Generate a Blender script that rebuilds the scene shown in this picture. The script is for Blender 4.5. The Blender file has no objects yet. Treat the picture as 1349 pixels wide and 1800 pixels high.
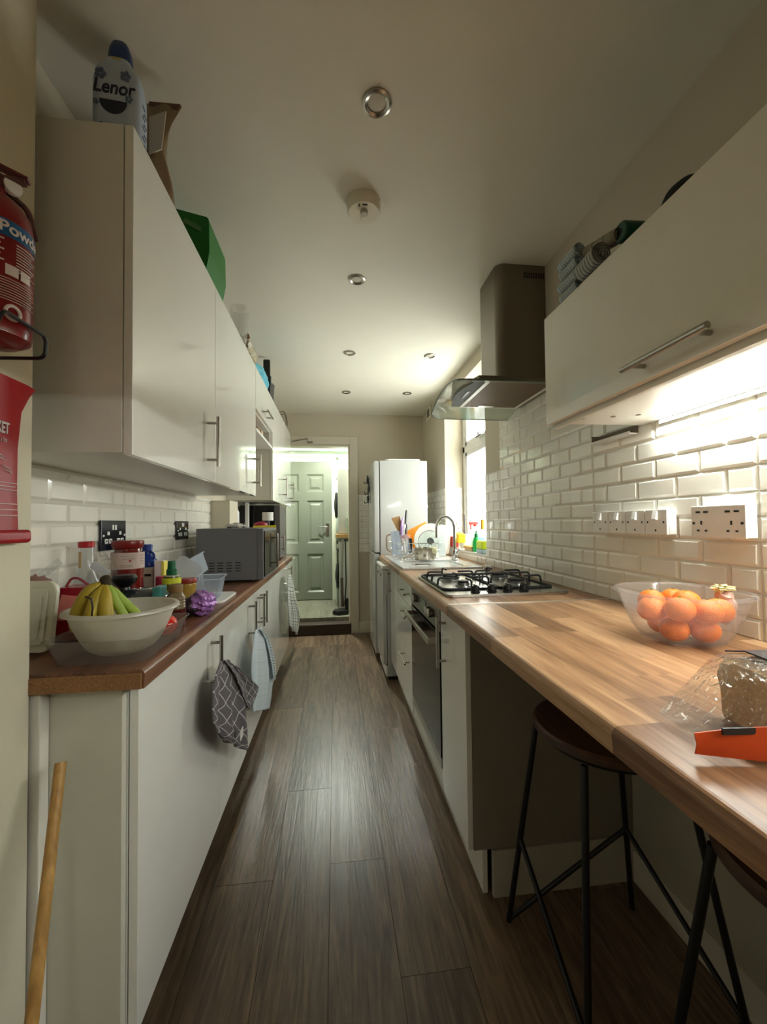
import bpy, bmesh, math, random
from mathutils import Vector, Matrix
random.seed(7)
C = bpy.context.scene
COL = C.collection
PI = math.pi
# ------------------------------------------------------------------ camera
F, YAW, PIT, ROL, H = 711., .1188, .0257, .0109, 1.193
def cam_axes():
    r0 = Vector((math.cos(YAW), -math.sin(YAW), 0)); f0 = Vector((math.sin(YAW), math.cos(YAW), 0)); z = Vector((0, 0, 1))
    fw = f0*math.cos(PIT) + z*math.sin(PIT); up = z*math.cos(PIT) - f0*math.sin(PIT)
    c, s = math.cos(ROL), math.sin(ROL)
    return r0*c - up*s, r0*s + up*c, fw
R_, U_, FW_ = cam_axes()
cd = bpy.data.cameras.new('camera'); cam = bpy.data.objects.new('camera', cd); COL.objects.link(cam)
cd.sensor_fit = 'VERTICAL'; cd.sensor_height = 36; cd.lens = F/1800*36; cd.clip_start = .02
m = Matrix((R_, U_, -FW_)).transposed().to_4x4(); m.translation = Vector((0, 0, H)); cam.matrix_world = m
C.camera = cam
def at(px, py, X=None, Y=None, Z=None):      # a measured point of the photograph on a plane of the room
    d = R_*((px-674.5)/F) + U_*(-(py-900)/F) + FW_
    t = X/d.x if X is not None else (Y/d.y if Y is not None else (Z-H)/d.z)
    return Vector((0, 0, H)) + d*t
# ------------------------------------------------------------------ light and exposure
C.view_settings.view_transform = 'Standard'; C.view_settings.look = 'None'; C.view_settings.gamma = 1
C.view_settings.use_curve_mapping = False; C.view_settings.exposure = 2.15
w = bpy.data.worlds.new('sky'); C.world = w; w.use_nodes = True
w.node_tree.nodes['Background'].inputs[0].default_value = (.98, .98, .93, 1); w.node_tree.nodes['Background'].inputs[1].default_value = 3.0
def area(name, loc, rot, sx, sy, power, col=(1, 1, 1), portal=False):
    l = bpy.data.lights.new(name, 'AREA'); l.shape = 'RECTANGLE'; l.size = sx; l.size_y = sy; l.energy = power; l.color = col
    if portal: l.cycles.is_portal = True
    o = bpy.data.objects.new(name, l); COL.objects.link(o); o.location = loc; o.rotation_euler = rot; return o
area('window_portal', (1.27, 3.03, 1.62), (0, PI/2, 0), 1.4, 1.05, 1, portal=True)
UTIL_W, LED_E = 10, 2.2
# ------------------------------------------------------------------ materials
def lin(c): return tuple(((x/255)/12.92 if x/255 <= .04045 else ((x/255+.055)/1.055)**2.4) for x in c)+(1,)
MC = {}
def mat(name, col=(200, 200, 200), rough=.5, metal=0, coat=0, bump=0, bscale=40, spec=.5, trans=0, ior=1.45, vary=0, vscale=8, emit=None, estr=0, sub=0):
    if name in MC: return MC[name]
    m = bpy.data.materials.new(name); m.use_nodes = True; MC[name] = m
    n = m.node_tree.nodes; l = m.node_tree.links; p = n['Principled BSDF']
    p.inputs['Base Color'].default_value = lin(col); p.inputs['Roughness'].default_value = rough; p.inputs['Metallic'].default_value = metal
    p.inputs['Coat Weight'].default_value = coat; p.inputs['Coat Roughness'].default_value = .05
    p.inputs['Specular IOR Level'].default_value = spec; p.inputs['Transmission Weight'].default_value = trans; p.inputs['IOR'].default_value = ior
    if emit: p.inputs['Emission Color'].default_value = emit+(1,); p.inputs['Emission Strength'].default_value = estr
    tc = n.new('ShaderNodeTexCoord')
    nz = n.new('ShaderNodeTexNoise'); nz.inputs['Scale'].default_value = vscale; nz.inputs['Detail'].default_value = 5; l.new(tc.outputs['Object'], nz.inputs['Vector'])
    mx = n.new('ShaderNodeMix'); mx.data_type = 'RGBA'; mx.blend_type = 'MULTIPLY'; mx.inputs[0].default_value = 1
    rp = n.new('ShaderNodeMapRange'); rp.inputs['To Min'].default_value = 1-max(vary, .03); rp.inputs['To Max'].default_value = 1+max(vary, .03)
    l.new(nz.outputs['Fac'], rp.inputs['Value']); mx.inputs[6].default_value = lin(col); l.new(rp.outputs[0], mx.inputs[7]); l.new(mx.outputs[2], p.inputs['Base Color'])
    if bump:
        b = n.new('ShaderNodeBump'); b.inputs['Strength'].default_value = bump; b.inputs['Distance'].default_value = .004
        nb = n.new('ShaderNodeTexNoise'); nb.inputs['Scale'].default_value = bscale; nb.inputs['Detail'].default_value = 4; l.new(tc.outputs['Object'], nb.inputs['Vector'])
        l.new(nb.outputs['Fac'], b.inputs['Height']); l.new(b.outputs[0], p.inputs['Normal'])
    return m
def film(name, col=(230, 235, 238), clear=.75, rough=.08, crinkle=0):
    """thin clear or milky plastic / glass: transparent mixed with a tinted body and a fresnel sheen"""
    if name in MC: return MC[name]
    m = bpy.data.materials.new(name); m.use_nodes = True; MC[name] = m
    n = m.node_tree.nodes; l = m.node_tree.links; n.remove(n['Principled BSDF'])
    tr = n.new('ShaderNodeBsdfTransparent'); tr.inputs[0].default_value = tuple(.75+.25*x for x in lin(col)[:3])+(1,)
    df = n.new('ShaderNodeBsdfDiffuse'); df.inputs[0].default_value = lin(col)
    tl = n.new('ShaderNodeBsdfTranslucent'); tl.inputs[0].default_value = lin(col)
    a = n.new('ShaderNodeMixShader'); a.inputs[0].default_value = .4; l.new(df.outputs[0], a.inputs[1]); l.new(tl.outputs[0], a.inputs[2])
    b = n.new('ShaderNodeMixShader'); b.inputs[0].default_value = 1-clear; l.new(tr.outputs[0], b.inputs[1]); l.new(a.outputs[0], b.inputs[2])
    gl = n.new('ShaderNodeBsdfGlossy'); gl.inputs['Roughness'].default_value = rough
    fr = n.new('ShaderNodeFresnel'); fr.inputs[0].default_value = 1.45
    if crinkle:
        tc = n.new('ShaderNodeTexCoord'); nz = n.new('ShaderNodeTexVoronoi'); nz.feature = 'DISTANCE_TO_EDGE'; nz.inputs['Scale'].default_value = crinkle
        nw = n.new('ShaderNodeTexNoise'); nw.inputs['Scale'].default_value = crinkle*.6; nw.inputs['Detail'].default_value = 3; mxv = n.new('ShaderNodeMix'); mxv.data_type = 'VECTOR'; mxv.inputs[0].default_value = .12
        l.new(tc.outputs['Object'], nw.inputs['Vector']); l.new(tc.outputs['Object'], mxv.inputs[4]); l.new(nw.outputs['Color'], mxv.inputs[5]); l.new(mxv.outputs[1], nz.inputs['Vector'])
        bp = n.new('ShaderNodeBump'); bp.inputs['Strength'].default_value = 1; bp.inputs['Distance'].default_value = .007; l.new(nz.outputs['Distance'], bp.inputs['Height'])
        l.new(bp.outputs[0], gl.inputs['Normal']); l.new(bp.outputs[0], fr.inputs['Normal'])
    ge = n.new('ShaderNodeNewGeometry'); bf = n.new('ShaderNodeMath'); bf.operation = 'MULTIPLY_ADD'; l.new(ge.outputs['Backfacing'], bf.inputs[0]); bf.inputs[1].default_value = -1; bf.inputs[2].default_value = 1
    fm_ = n.new('ShaderNodeMath'); fm_.operation = 'MULTIPLY'; l.new(fr.outputs[0], fm_.inputs[0]); l.new(bf.outputs[0], fm_.inputs[1])
    c = n.new('ShaderNodeMixShader'); l.new(fm_.outputs[0], c.inputs[0]); l.new(b.outputs[0], c.inputs[1]); l.new(gl.outputs[0], c.inputs[2])
    l.new(c.outputs[0], n['Material Output'].inputs[0]); return m
def wood(name, c1, c2, c3, rough=.4, axis='Y', island=.5, grain=1.0, coat=0, bump=.15, spec=.5):
    if name in MC: return MC[name]
    m = bpy.data.materials.new(name); m.use_nodes = True; MC[name] = m
    n = m.node_tree.nodes; l = m.node_tree.links; p = n['Principled BSDF']
    tc = n.new('ShaderNodeTexCoord'); geo = n.new('ShaderNodeNewGeometry')
    sc = {'Y': (24, 1.8, 24), 'X': (1.3, 22, 22), 'Z': (22, 22, 1.3)}[axis]
    cmb = n.new('ShaderNodeVectorMath'); cmb.operation = 'ADD'; ms = n.new('ShaderNodeVectorMath'); ms.operation = 'SCALE'; ms.inputs[0].default_value = (3.1, 17.3, 5.7)
    l.new(geo.outputs['Random Per Island'], ms.inputs['Scale']); l.new(tc.outputs['Object'], cmb.inputs[0]); l.new(ms.outputs[0], cmb.inputs[1])
    mp = n.new('ShaderNodeMapping'); mp.inputs['Scale'].default_value = tuple(s*grain for s in sc); l.new(cmb.outputs[0], mp.inputs[0])
    nz = n.new('ShaderNodeTexNoise'); nz.inputs['Scale'].default_value = 1.0; nz.inputs['Detail'].default_value = 9; nz.inputs['Roughness'].default_value = .62; nz.inputs['Distortion'].default_value = 1.3
    l.new(mp.outputs[0], nz.inputs['Vector'])
    mp2 = n.new('ShaderNodeMapping'); mp2.inputs['Scale'].default_value = tuple(s*6 for s in sc); l.new(cmb.outputs[0], mp2.inputs[0])
    nf = n.new('ShaderNodeTexNoise'); nf.inputs['Scale'].default_value = 1; nf.inputs['Detail'].default_value = 3; l.new(mp2.outputs[0], nf.inputs['Vector'])
    # value = noise + fine + island offset
    a = n.new('ShaderNodeMath'); a.operation = 'MULTIPLY_ADD'; l.new(geo.outputs['Random Per Island'], a.inputs[0]); a.inputs[1].default_value = island; 
    s1 = n.new('ShaderNodeMath'); s1.operation = 'MULTIPLY_ADD'; l.new(nf.outputs['Fac'], s1.inputs[0]); s1.inputs[1].default_value = .35; l.new(nz.outputs['Fac'], s1.inputs[2])
    s2 = n.new('ShaderNodeMath'); s2.operation = 'SUBTRACT'; l.new(s1.outputs[0], s2.inputs[0]); s2.inputs[1].default_value = .17+island/2
    l.new(s2.outputs[0], a.inputs[2])
    cr = n.new('ShaderNodeValToRGB'); e = cr.color_ramp.elements; e[0].position = .25; e[0].color = lin(c1); e[1].position = .78; e[1].color = lin(c3)
    k = e.new(.5); k.color = lin(c2); l.new(a.outputs[0], cr.inputs[0]); l.new(cr.outputs[0], p.inputs['Base Color'])
    p.inputs['Roughness'].default_value = rough; p.inputs['Coat Weight'].default_value = coat; p.inputs['Specular IOR Level'].default_value = spec
    b = n.new('ShaderNodeBump'); b.inputs['Strength'].default_value = bump; b.inputs['Distance'].default_value = .002; l.new(s1.outputs[0], b.inputs['Height']); l.new(b.outputs[0], p.inputs['Normal'])
    return m
def check(name, base, line, sx, sy, wdt, rough=.9, base2=None, diag=False):
    if name in MC: return MC[name]
    m = mat(name, base, rough, bump=.4, bscale=300); n = m.node_tree.nodes; l = m.node_tree.links; p = n['Principled BSDF']
    uv = n.new('ShaderNodeUVMap'); sp = n.new('ShaderNodeSeparateXYZ')
    mp = n.new('ShaderNodeMapping'); mp.inputs['Rotation'].default_value = (0, 0, PI/4 if diag else 0); l.new(uv.outputs[0], mp.inputs[0]); l.new(mp.outputs[0], sp.inputs[0])
    outs = []
    for i, s in ((0, sx), (1, sy)):
        a = n.new('ShaderNodeMath'); a.operation = 'MULTIPLY'; a.inputs[1].default_value = s; l.new(sp.outputs[i], a.inputs[0])
        f = n.new('ShaderNodeMath'); f.operation = 'FRACT'; l.new(a.outputs[0], f.inputs[0])
        g = n.new('ShaderNodeMath'); g.operation = 'LESS_THAN'; g.inputs[1].default_value = wdt; l.new(f.outputs[0], g.inputs[0]); outs.append(g)
    mxm = n.new('ShaderNodeMath'); mxm.operation = 'MAXIMUM' if base2 is None else 'ADD'; l.new(outs[0].outputs[0], mxm.inputs[0]); l.new(outs[1].outputs[0], mxm.inputs[1])
    if base2 is not None:
        h = n.new('ShaderNodeMath'); h.operation = 'MULTIPLY'; h.inputs[1].default_value = .5; l.new(mxm.outputs[0], h.inputs[0]); mxm = h
    mx = n.new('ShaderNodeMix'); mx.data_type = 'RGBA'; l.new(mxm.outputs[0], mx.inputs[0]); mx.inputs[6].default_value = lin(base); mx.inputs[7].default_value = lin(line)
    l.new(mx.outputs[2], p.inputs['Base Color']); return m

WALLP = mat('beige wall paint', (196, 186, 166), .85, bump=.05, bscale=120)
CEILP = mat('ceiling paint', (226, 222, 208), .9, bump=.04, bscale=90)
NIBP = mat('cream wall paint', (206, 200, 176), .8, bump=.05, bscale=100)
GLOSSW = mat('white gloss acrylic', (232, 231, 222), .12, coat=.6, spec=.55)
CARC = mat('white melamine', (222, 219, 208), .38)
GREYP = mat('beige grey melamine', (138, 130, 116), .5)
TILE = mat('glazed tile', (233, 230, 218), .1, coat=.3)
GROUT = mat('grout', (214, 208, 194), .8)
STEEL = mat('brushed steel', (176, 172, 165), .3, 1, bump=.03, bscale=200)
CHROME = mat('chrome', (215, 215, 215), .08, 1)
HSTEEL = mat('handle nickel', (165, 160, 150), .25, 1)
BLACK = mat('black plastic', (16, 16, 17), .35)
BLKM = mat('black cast iron', (18, 18, 18), .5, bump=.2, bscale=200)
BLKG = mat('black glass', (12, 11, 10), .12, spec=.3)
WPL = mat('white plastic', (232, 231, 226), .35)
WGL = mat('white enamel', (184, 185, 182), .18, coat=.3)
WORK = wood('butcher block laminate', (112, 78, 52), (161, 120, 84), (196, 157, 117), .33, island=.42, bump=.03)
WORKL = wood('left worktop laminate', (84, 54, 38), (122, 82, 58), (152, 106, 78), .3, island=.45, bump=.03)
FLOORW = wood('grey brown oak laminate', (56, 44, 34), (104, 84, 66), (142, 118, 94), .33, island=.18, grain=1.3, bump=.5)
UTILF = wood('pale oak vinyl', (92, 90, 76), (124, 122, 104), (150, 146, 126), .4, island=.15)
GREYD = mat('sage grey door paint', (112, 116, 102), .35)
TRIMW = mat('trim gloss white', (205, 197, 180), .4)
CHIP = mat('raw chipboard', (146, 106, 66), .9, bump=.8, bscale=300, vary=.5, vscale=260)
GLASS = film('clear glass', (235, 245, 240), .96, .0)
CLEAR = film('clear plastic', (232, 234, 232), .84, .06)
CLEARB = film('bluish clear plastic', (214, 224, 238), .68, .12)
BAG = film('clear wrapping film', (236, 230, 220), .9, .1, crinkle=45)
MILK = film('milky plastic bowl', (232, 228, 214), .35, .2)
MILKC = film('semi clear plastic bowl', (240, 234, 230), .92, .1)

# ------------------------------------------------------------------ mesh helpers
def new(): return bmesh.new()
def merge(bm, b2, M=None):
    if M is not None: bmesh.ops.transform(b2, matrix=M, verts=b2.verts)
    me = bpy.data.meshes.new('t'); b2.to_mesh(me); b2.free(); bm.from_mesh(me); bpy.data.meshes.remove(me); return bm
def box(bm, x0, x1, y0, y1, z0, z1, bev=0, seg=2, M=None):
    b = bmesh.new(); bmesh.ops.create_cube(b, size=1)
    bmesh.ops.transform(b, matrix=Matrix.Translation(((x0+x1)/2, (y0+y1)/2, (z0+z1)/2)) @ Matrix.Diagonal((abs(x1-x0), abs(y1-y0), abs(z1-z0), 1)), verts=b.verts)
    if bev: bmesh.ops.bevel(b, geom=b.edges[:], offset=bev, segments=seg, affect='EDGES', profile=.5)
    return merge(bm, b, M)
def lathe(bm, prof, c=(0, 0, 0), n=32, M=None, sx=1, sy=1, sq=0):
    """prof: list of (r, z); sq>0 squares the section (superellipse)"""
    b = bmesh.new(); rings = []
    for r, z in prof:
        if r < 1e-6: rings.append([b.verts.new((0, 0, z))]); continue
        ring = []
        for i in range(n):
            a = 2*PI*i/n; ca, sa = math.cos(a), math.sin(a); k = 1
            if sq: p = 2+sq; k = (abs(ca)**p+abs(sa)**p)**(-1/p)
            ring.append(b.verts.new((r*k*ca*sx, r*k*sa*sy, z)))
        rings.append(ring)
    for A, B in zip(rings, rings[1:]):
        if len(A) == 1 and len(B) == 1: continue
        for i in range(n):
            j = (i+1) % n
            if len(A) == 1: b.faces.new((A[0], B[j], B[i]))
            elif len(B) == 1: b.faces.new((A[i], A[j], B[0]))
            else: b.faces.new((A[i], A[j], B[j], B[i]))
    bmesh.ops.recalc_face_normals(b, faces=b.faces)
    T = Matrix.Translation(c)
    return merge(bm, b, T @ M if M is not None else T)
def cyl(bm, c, r, h, n=32, r2=None, bev=0, M=None):
    r2 = r if r2 is None else r2
    pr = [(0, 0), (r, 0), (r2, h), (0, h)] if not bev else [(0, 0), (r-bev, 0), (r, bev), (r2, h-bev), (r2-bev, h), (0, h)]
    return lathe(bm, pr, c, n, M)
def tube(bm, pts, r, n=10, closed=False, cap=True, rs=None, flat=1):
    pts = [Vector(p) for p in pts]; b = bmesh.new(); rings = []; N = len(pts); prev = None
    for i, p in enumerate(pts):
        if closed: t = (pts[(i+1) % N]-pts[i-1])
        else: t = pts[min(i+1, N-1)]-pts[max(i-1, 0)]
        t.normalize()
        if prev is None: u = t.orthogonal().normalized()
        else: u = (prev - t*prev.dot(t)).normalized()
        prev = u; v = t.cross(u); rr = rs[i] if rs else r
        rings.append([b.verts.new(p + (u*math.cos(2*PI*k/n)+v*math.sin(2*PI*k/n)*flat)*rr) for k in range(n)])
    prs = list(zip(rings, rings[1:]))+([(rings[-1], rings[0])] if closed else [])
    for A, B in prs:
        for k in range(n): b.faces.new((A[k], A[(k+1) % n], B[(k+1) % n], B[k]))
    if cap and not closed: b.faces.new(rings[0][::-1]); b.faces.new(rings[-1])
    bmesh.ops.recalc_face_normals(b, faces=b.faces)
    return merge(bm, b)
def bend(pts, rad=.02, seg=5):
    """round the corners of a polyline"""
    pts = [Vector(p) for p in pts]; out = [pts[0]]
    for i in range(1, len(pts)-1):
        a, b, c = pts[i-1], pts[i], pts[i+1]; d1 = (a-b); d2 = (c-b); r = min(rad, d1.length*.48, d2.length*.48)
        p, q = b+d1.normalized()*r, b+d2.normalized()*r
        for k in range(seg+1): t = k/seg; out.append(p*(1-t)**2+b*2*t*(1-t)+q*t*t)
    out.append(pts[-1]); return out
def prism(bm, poly, lo, hi, axis='Z', bev=0):
    """extrude a 2D outline; axis Z: (x,y); X: (y,z); Y: (x,z)"""
    b = bmesh.new()
    f = {'Z': lambda p, h: (p[0], p[1], h), 'X': lambda p, h: (h, p[0], p[1]), 'Y': lambda p, h: (p[0], h, p[1])}[axis]
    A = [b.verts.new(f(p, lo)) for p in poly]; B = [b.verts.new(f(p, hi)) for p in poly]; n = len(poly)
    b.faces.new(A); b.faces.new(B[::-1])
    for i in range(n): b.faces.new((A[i], B[i], B[(i+1) % n], A[(i+1) % n]))
    bmesh.ops.recalc_face_normals(b, faces=b.faces)
    if bev: bmesh.ops.bevel(b, geom=b.edges[:], offset=bev, segments=2, affect='EDGES')
    return merge(bm, b)
def rrect(x0, x1, y0, y1, r, n=6):
    out = []
    for cx, cy, a0 in ((x1-r, y1-r, 0), (x0+r, y1-r, PI/2), (x0+r, y0+r, PI), (x1-r, y0+r, 1.5*PI)):
        for k in range(n+1): a = a0+PI/2*k/n; out.append((cx+r*math.cos(a), cy+r*math.sin(a)))
    return out
def loft(bm, loops, close=True, cap0=False, cap1=False):
    b = bmesh.new(); R = [[b.verts.new(p) for p in L] for L in loops]; n = len(R[0])
    for A, B in zip(R, R[1:]):
        for i in range(n if close else n-1): b.faces.new((A[i], A[(i+1) % n], B[(i+1) % n], B[i]))
    if cap0: b.faces.new(R[0][::-1])
    if cap1: b.faces.new(R[-1])
    bmesh.ops.recalc_face_normals(b, faces=b.faces); return merge(bm, b)
def blob(bm, c, s, n=3, amp=.1, fr=3, seed=0, M=None):
    b = bmesh.new(); bmesh.ops.create_icosphere(b, subdivisions=n, radius=1); rnd = random.Random(seed)
    ph = [rnd.uniform(0, 6) for _ in range(6)]
    for v in b.verts:
        d = v.co.normalized(); k = 1+amp*(math.sin(fr*d.x+ph[0])*math.cos(fr*1.3*d.y+ph[1])+.6*math.sin(fr*2.1*d.z+ph[2]+d.x*fr)+.35*math.sin(fr*4*d.y+ph[3]+fr*3*d.x))
        v.co = Vector((d.x*s[0]*k, d.y*s[1]*k, d.z*s[2]*k))
    T = Matrix.Translation(c)
    return merge(bm, b, T @ M if M is not None else T)
def text_bm(s, size, fn, bold=0):
    """letters as thin geometry; fn maps (x, y, depth) to the room"""
    cu = bpy.data.curves.new('t', 'FONT'); cu.body = s; cu.size = size; cu.extrude = .0004; cu.offset = bold; cu.align_x = 'CENTER'
    o = bpy.data.objects.new('t', cu); COL.objects.link(o); bpy.context.view_layer.update()
    me = bpy.data.meshes.new_from_object(o.evaluated_get(bpy.context.evaluated_depsgraph_get())); bm = bmesh.new(); bm.from_mesh(me)
    bpy.data.objects.remove(o); bpy.data.curves.remove(cu); bpy.data.meshes.remove(me)
    bmesh.ops.triangulate(bm, faces=bm.faces)
    for v in bm.verts: v.co = Vector(fn(v.co.x, v.co.y, v.co.z))
    return bm
def obj(name, bm, m, parent=None, smooth=False, uv=None, solid=0):
    bmesh.ops.recalc_face_normals(bm, faces=bm.faces) if False else None
    me = bpy.data.meshes.new(name); base = None
    if parent is None:
        xs = [v.co.x for v in bm.verts]; ys = [v.co.y for v in bm.verts]; zs = [v.co.z for v in bm.verts]
        base = Vector(((min(xs)+max(xs))/2, (min(ys)+max(ys))/2, min(zs)))
    else:
        base = Vector(parent['_w'])
    bmesh.ops.transform(bm, matrix=Matrix.Translation(-base), verts=bm.verts)
    bm.to_mesh(me); bm.free()
    if smooth: me.polygons.foreach_set('use_smooth', [True]*len(me.polygons))
    o = bpy.data.objects.new(name, me); COL.objects.link(o); me.materials.append(m); o['_w'] = tuple(base)
    if parent is not None: o.parent = parent
    else: o.location = base
    if smooth and smooth != 2:
        try: me.set_sharp_from_angle(angle=math.radians(smooth if smooth is not True else 40))
        except Exception: pass
        wn = o.modifiers.new('weighted normals', 'WEIGHTED_NORMAL'); wn.keep_sharp = True; wn.weight = 80
    if solid:
        md = o.modifiers.new('wall thickness', 'SOLIDIFY'); md.thickness = solid; md.offset = 0
    return o
def pieces(name, bm, m, parent=None, smooth=False):
    """every loose piece of the mesh becomes an object of its own"""
    bm.verts.ensure_lookup_table(); seen = set(); out = []
    for v in bm.verts:
        if v in seen: continue
        st = [v]; isl = []; seen.add(v)
        while st:
            a = st.pop(); isl.append(a)
            for e in a.link_edges:
                b = e.other_vert(a)
                if b not in seen: seen.add(b); st.append(b)
        out.append(isl)
    res = []
    for isl in out:
        nb = bmesh.new(); mp = {a: nb.verts.new(a.co) for a in isl}; fs = set(f for a in isl for f in a.link_faces)
        for f in fs: nb.faces.new([mp[a] for a in f.verts])
        res.append(obj(name, nb, m, parent, smooth))
    bm.free(); return res
def thing(name, label, cat, loc, group=None):
    o = bpy.data.objects.new(name, None); COL.objects.link(o); o.location = loc; o['_w'] = tuple(loc); o.empty_display_size = .05
    o['label'] = label; o['category'] = cat
    if group: o['group'] = group
    return o
def tag(o, label, cat, group=None):
    o['label'] = label; o['category'] = cat
    if group: o['group'] = group
    return o
def struct(name, bm, m, parent=None, smooth=False):
    o = obj(name, bm, m, parent, smooth)
    if parent is None: o['kind'] = 'structure'
    return o
def copy_tree(o, d, parent=None, label=None):
    c = o.copy(); COL.objects.link(c)
    if parent is None: c.location = Vector(o.location)+Vector(d)
    else: c.parent = parent
    if label: c['label'] = label
    for ch in list(o.children): copy_tree(ch, d, c)
    return c
def bx(name, parent, m, *a, **k):
    return obj(name, box(new(), *a, **k), m, parent, smooth=bool(k.get('bev')))

# ------------------------------------------------------------------ room shell
XL, XR, YF, HC = -.745, .98, 4.42, 2.38
XN, YN = -.58, .85      # near left wall that stands proud of the kitchen
def planks(bm, x0, x1, y0, y1, wdt, length, z0, z1, off, gap=.0012, joints=None):
    k0 = math.floor((x0-off)/wdt); x = off+k0*wdt; k = k0
    while x < x1:
        a, b = max(x, x0), min(x+wdt, x1)
        y = y0-random.random()*length if joints is None or k not in joints else joints[k]-length*8
        while y < y1:
            c, d = max(y, y0), min(y+length, y1)
            if d > c and b > a: box(bm, a+gap/2, b-gap/2, c+gap/2, d-gap/2, z0, z1)
            y += length
        x += wdt; k += 1
    return bm
J = {-2: 1.42, 0: 1.46, 1: 1.08, -1: 1.87, -3: .7, 2: 2.0}
fl = struct('floor', planks(new(), -.8, 1.0, -2.5, YF, .1895, 1.28, -.012, 0, -.0275, joints=J), FLOORW)
bm = box(new(), -1.6, 1.4, -2.6, YF, -.04, -.0125); struct('floor_underlay', bm, mat('dark gap', (26, 20, 15), .9), fl)
bm = box(new(), -1.6, 1.4, -2.6, YF+.12, HC, HC+.1); struct('ceiling', bm, CEILP)
bm = box(new(), XL-.15, XL, YN, YF+.12, 0, HC); struct('wall_left', bm, WALLP)
bm = box(new(), XL-.15, XN, -2.5, YN, 0, HC); struct('wall_near_left', bm, NIBP)
bm = box(new(), XL-.15, 1.25, -2.62, -2.5, 0, HC); struct('wall_behind', bm, WALLP)
WY0, WY1, WZ0, WZ1 = 2.54, 3.52, .955, 2.275
bm = new(); box(bm, XR, XR+.28, -2.5, WY0, 0, HC); box(bm, XR, XR+.28, WY1, YF+.12, 0, HC); box(bm, XR, XR+.28, WY0, WY1, 0, WZ0); box(bm, XR, XR+.28, WY0, WY1, WZ1, HC)
wr = struct('wall_right', bm, WALLP)
DX0, DX1, DZ = -.60, .162, 2.045
bm = new(); box(bm, XL, DX0, YF, YF+.12, 0, HC); box(bm, DX1, XR, YF, YF+.12, 0, HC); box(bm, DX0, DX1, YF, YF+.12, DZ, HC)
wf = struct('wall_far', bm, WALLP)
# chimney-breast box on the left wall, above the microwave
bm = box(new(), XL, -.63, 2.52, 2.72, .91, 1.335); struct('wall_boxing', bm, mat('cream boxing', (214, 206, 186), .6))
# architrave, threshold, skirting
bm = new()
box(bm, DX1, DX1+.085, YF-.02, YF, 0, DZ+.085, bev=.004); box(bm, DX0-.085, DX0, YF-.02, YF, 0, DZ+.085, bev=.004); box(bm, DX0, DX1, YF-.02, YF, DZ, DZ+.085, bev=.004)
box(bm, DX1-.018, DX1, YF, YF+.12, .11, DZ, bev=.002); box(bm, DX0, DX0+.018, YF, YF+.12, .11, DZ, bev=.002); box(bm, DX0+.018, DX1-.018, YF, YF+.12, DZ-.02, DZ, bev=.002)
struct('trim_1', bm, TRIMW, smooth=True)
bm = box(new(), DX0, DX1, YF-.03, YF+.12, 0, .11, bev=.006); struct('trim_2', bm, wood('threshold wood', (38, 28, 21), (62, 48, 38), (84, 66, 52), .5, axis='X'), smooth=True)
bm = box(new(), DX1+.085, XR, YF-.018, YF, 0, .12, bev=.003); struct('baseboard_far', bm, TRIMW, smooth=True)
bm = box(new(), XR-.012, XR, -2.4, 1.26, 0, .1, bev=.003); struct('baseboard_right', bm, TRIMW, smooth=True)
bm = new(); box(bm, XR-.006, XR, -.5, 1.262, .1, .87)
pn = struct('wall_panel_under_bar', bm, mat('beige wall board', (168, 160, 142), .6)); 
def tiles(name, fixed, axis, u0, u1, z0, z1, uo, zo, sgn, parent=None, hole=None):
    """bevelled brick tiles, 150 x 60 mm, in 600 x 300 panels"""
    bm = new(); g = .0007
    def quad(ua, ub, za, zb):
        ua, ub, za, zb = max(ua, u0), min(ub, u1), max(za, z0), min(zb, z1)
        if ub-ua < .012 or zb-za < .012: return
        d0, d1, bv = .002, .0075, .0085
        def P(u, z, d): return (fixed+sgn*d, u, z) if axis == 'X' else (u, fixed+sgn*d, z)
        o = [bm.verts.new(P(u, z, d0)) for u, z in ((ua+g, za+g), (ub-g, za+g), (ub-g, zb-g), (ua+g, zb-g))]
        i = [bm.verts.new(P(u, z, d1)) for u, z in ((ua+bv, za+bv), (ub-bv, za+bv), (ub-bv, zb-bv), (ua+bv, zb-bv))]
        bm.faces.new(i)
        for k in range(4): bm.faces.new((o[k], o[(k+1) % 4], i[(k+1) % 4], i[k]))
    r0 = math.floor((z0-zo)/.0598); z = zo+r0*.06; r = r0
    while z < z1-.001:
        u = uo+.6*math.floor((u0-uo)/.6)
        while u < u1:
            cuts = [0, .15, .3, .45, .6] if r % 2 else [0, .075, .225, .375, .525, .6]
            for a, b in zip(cuts, cuts[1:]): quad(u+a, u+b, z, z+.06)
            u += .6
        z += .06; r += 1
    bmesh.ops.recalc_face_normals(bm, faces=bm.faces)
    for f in bm.faces:      # outward
        n = f.normal.x if axis == 'X' else f.normal.y
        if n*sgn < 0 and abs(n) > .3: f.normal_flip()
    o = struct(name, bm, TILE, parent)
    g0, g1 = sorted((fixed, fixed+sgn*.002)); g1 = g1+.0004 if sgn > 0 else g1; g0 = g0-.0004 if sgn < 0 else g0
    b2 = box(new(), g0, g1, u0, u1, z0, z1) if axis == 'X' else box(new(), u0, u1, g0, g1, z0, z1)
    struct('grout', b2, GROUT, o); return o
tiles('wall_right_tiles', XR, 'X', -.4, 2.30, .905, 1.798, .827, .898, -1, wr)
tiles('wall_right_tiles', XR, 'X', 2.30, WY0, .905, 1.498, .827, .898, -1, wr)
tiles('wall_right_tiles', XR, 'X', WY1, YF, .905, 1.498, .827, .898, -1, wr)
tiles('wall_right_tiles', WY1, 'Y', XR, XR+.155, .965, 1.498, XR, .898, -1, wr)
tiles('wall_right_tiles', XR, 'X', WY0, WY1, .905, WZ0, .827, .898, -1, wr)
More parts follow.
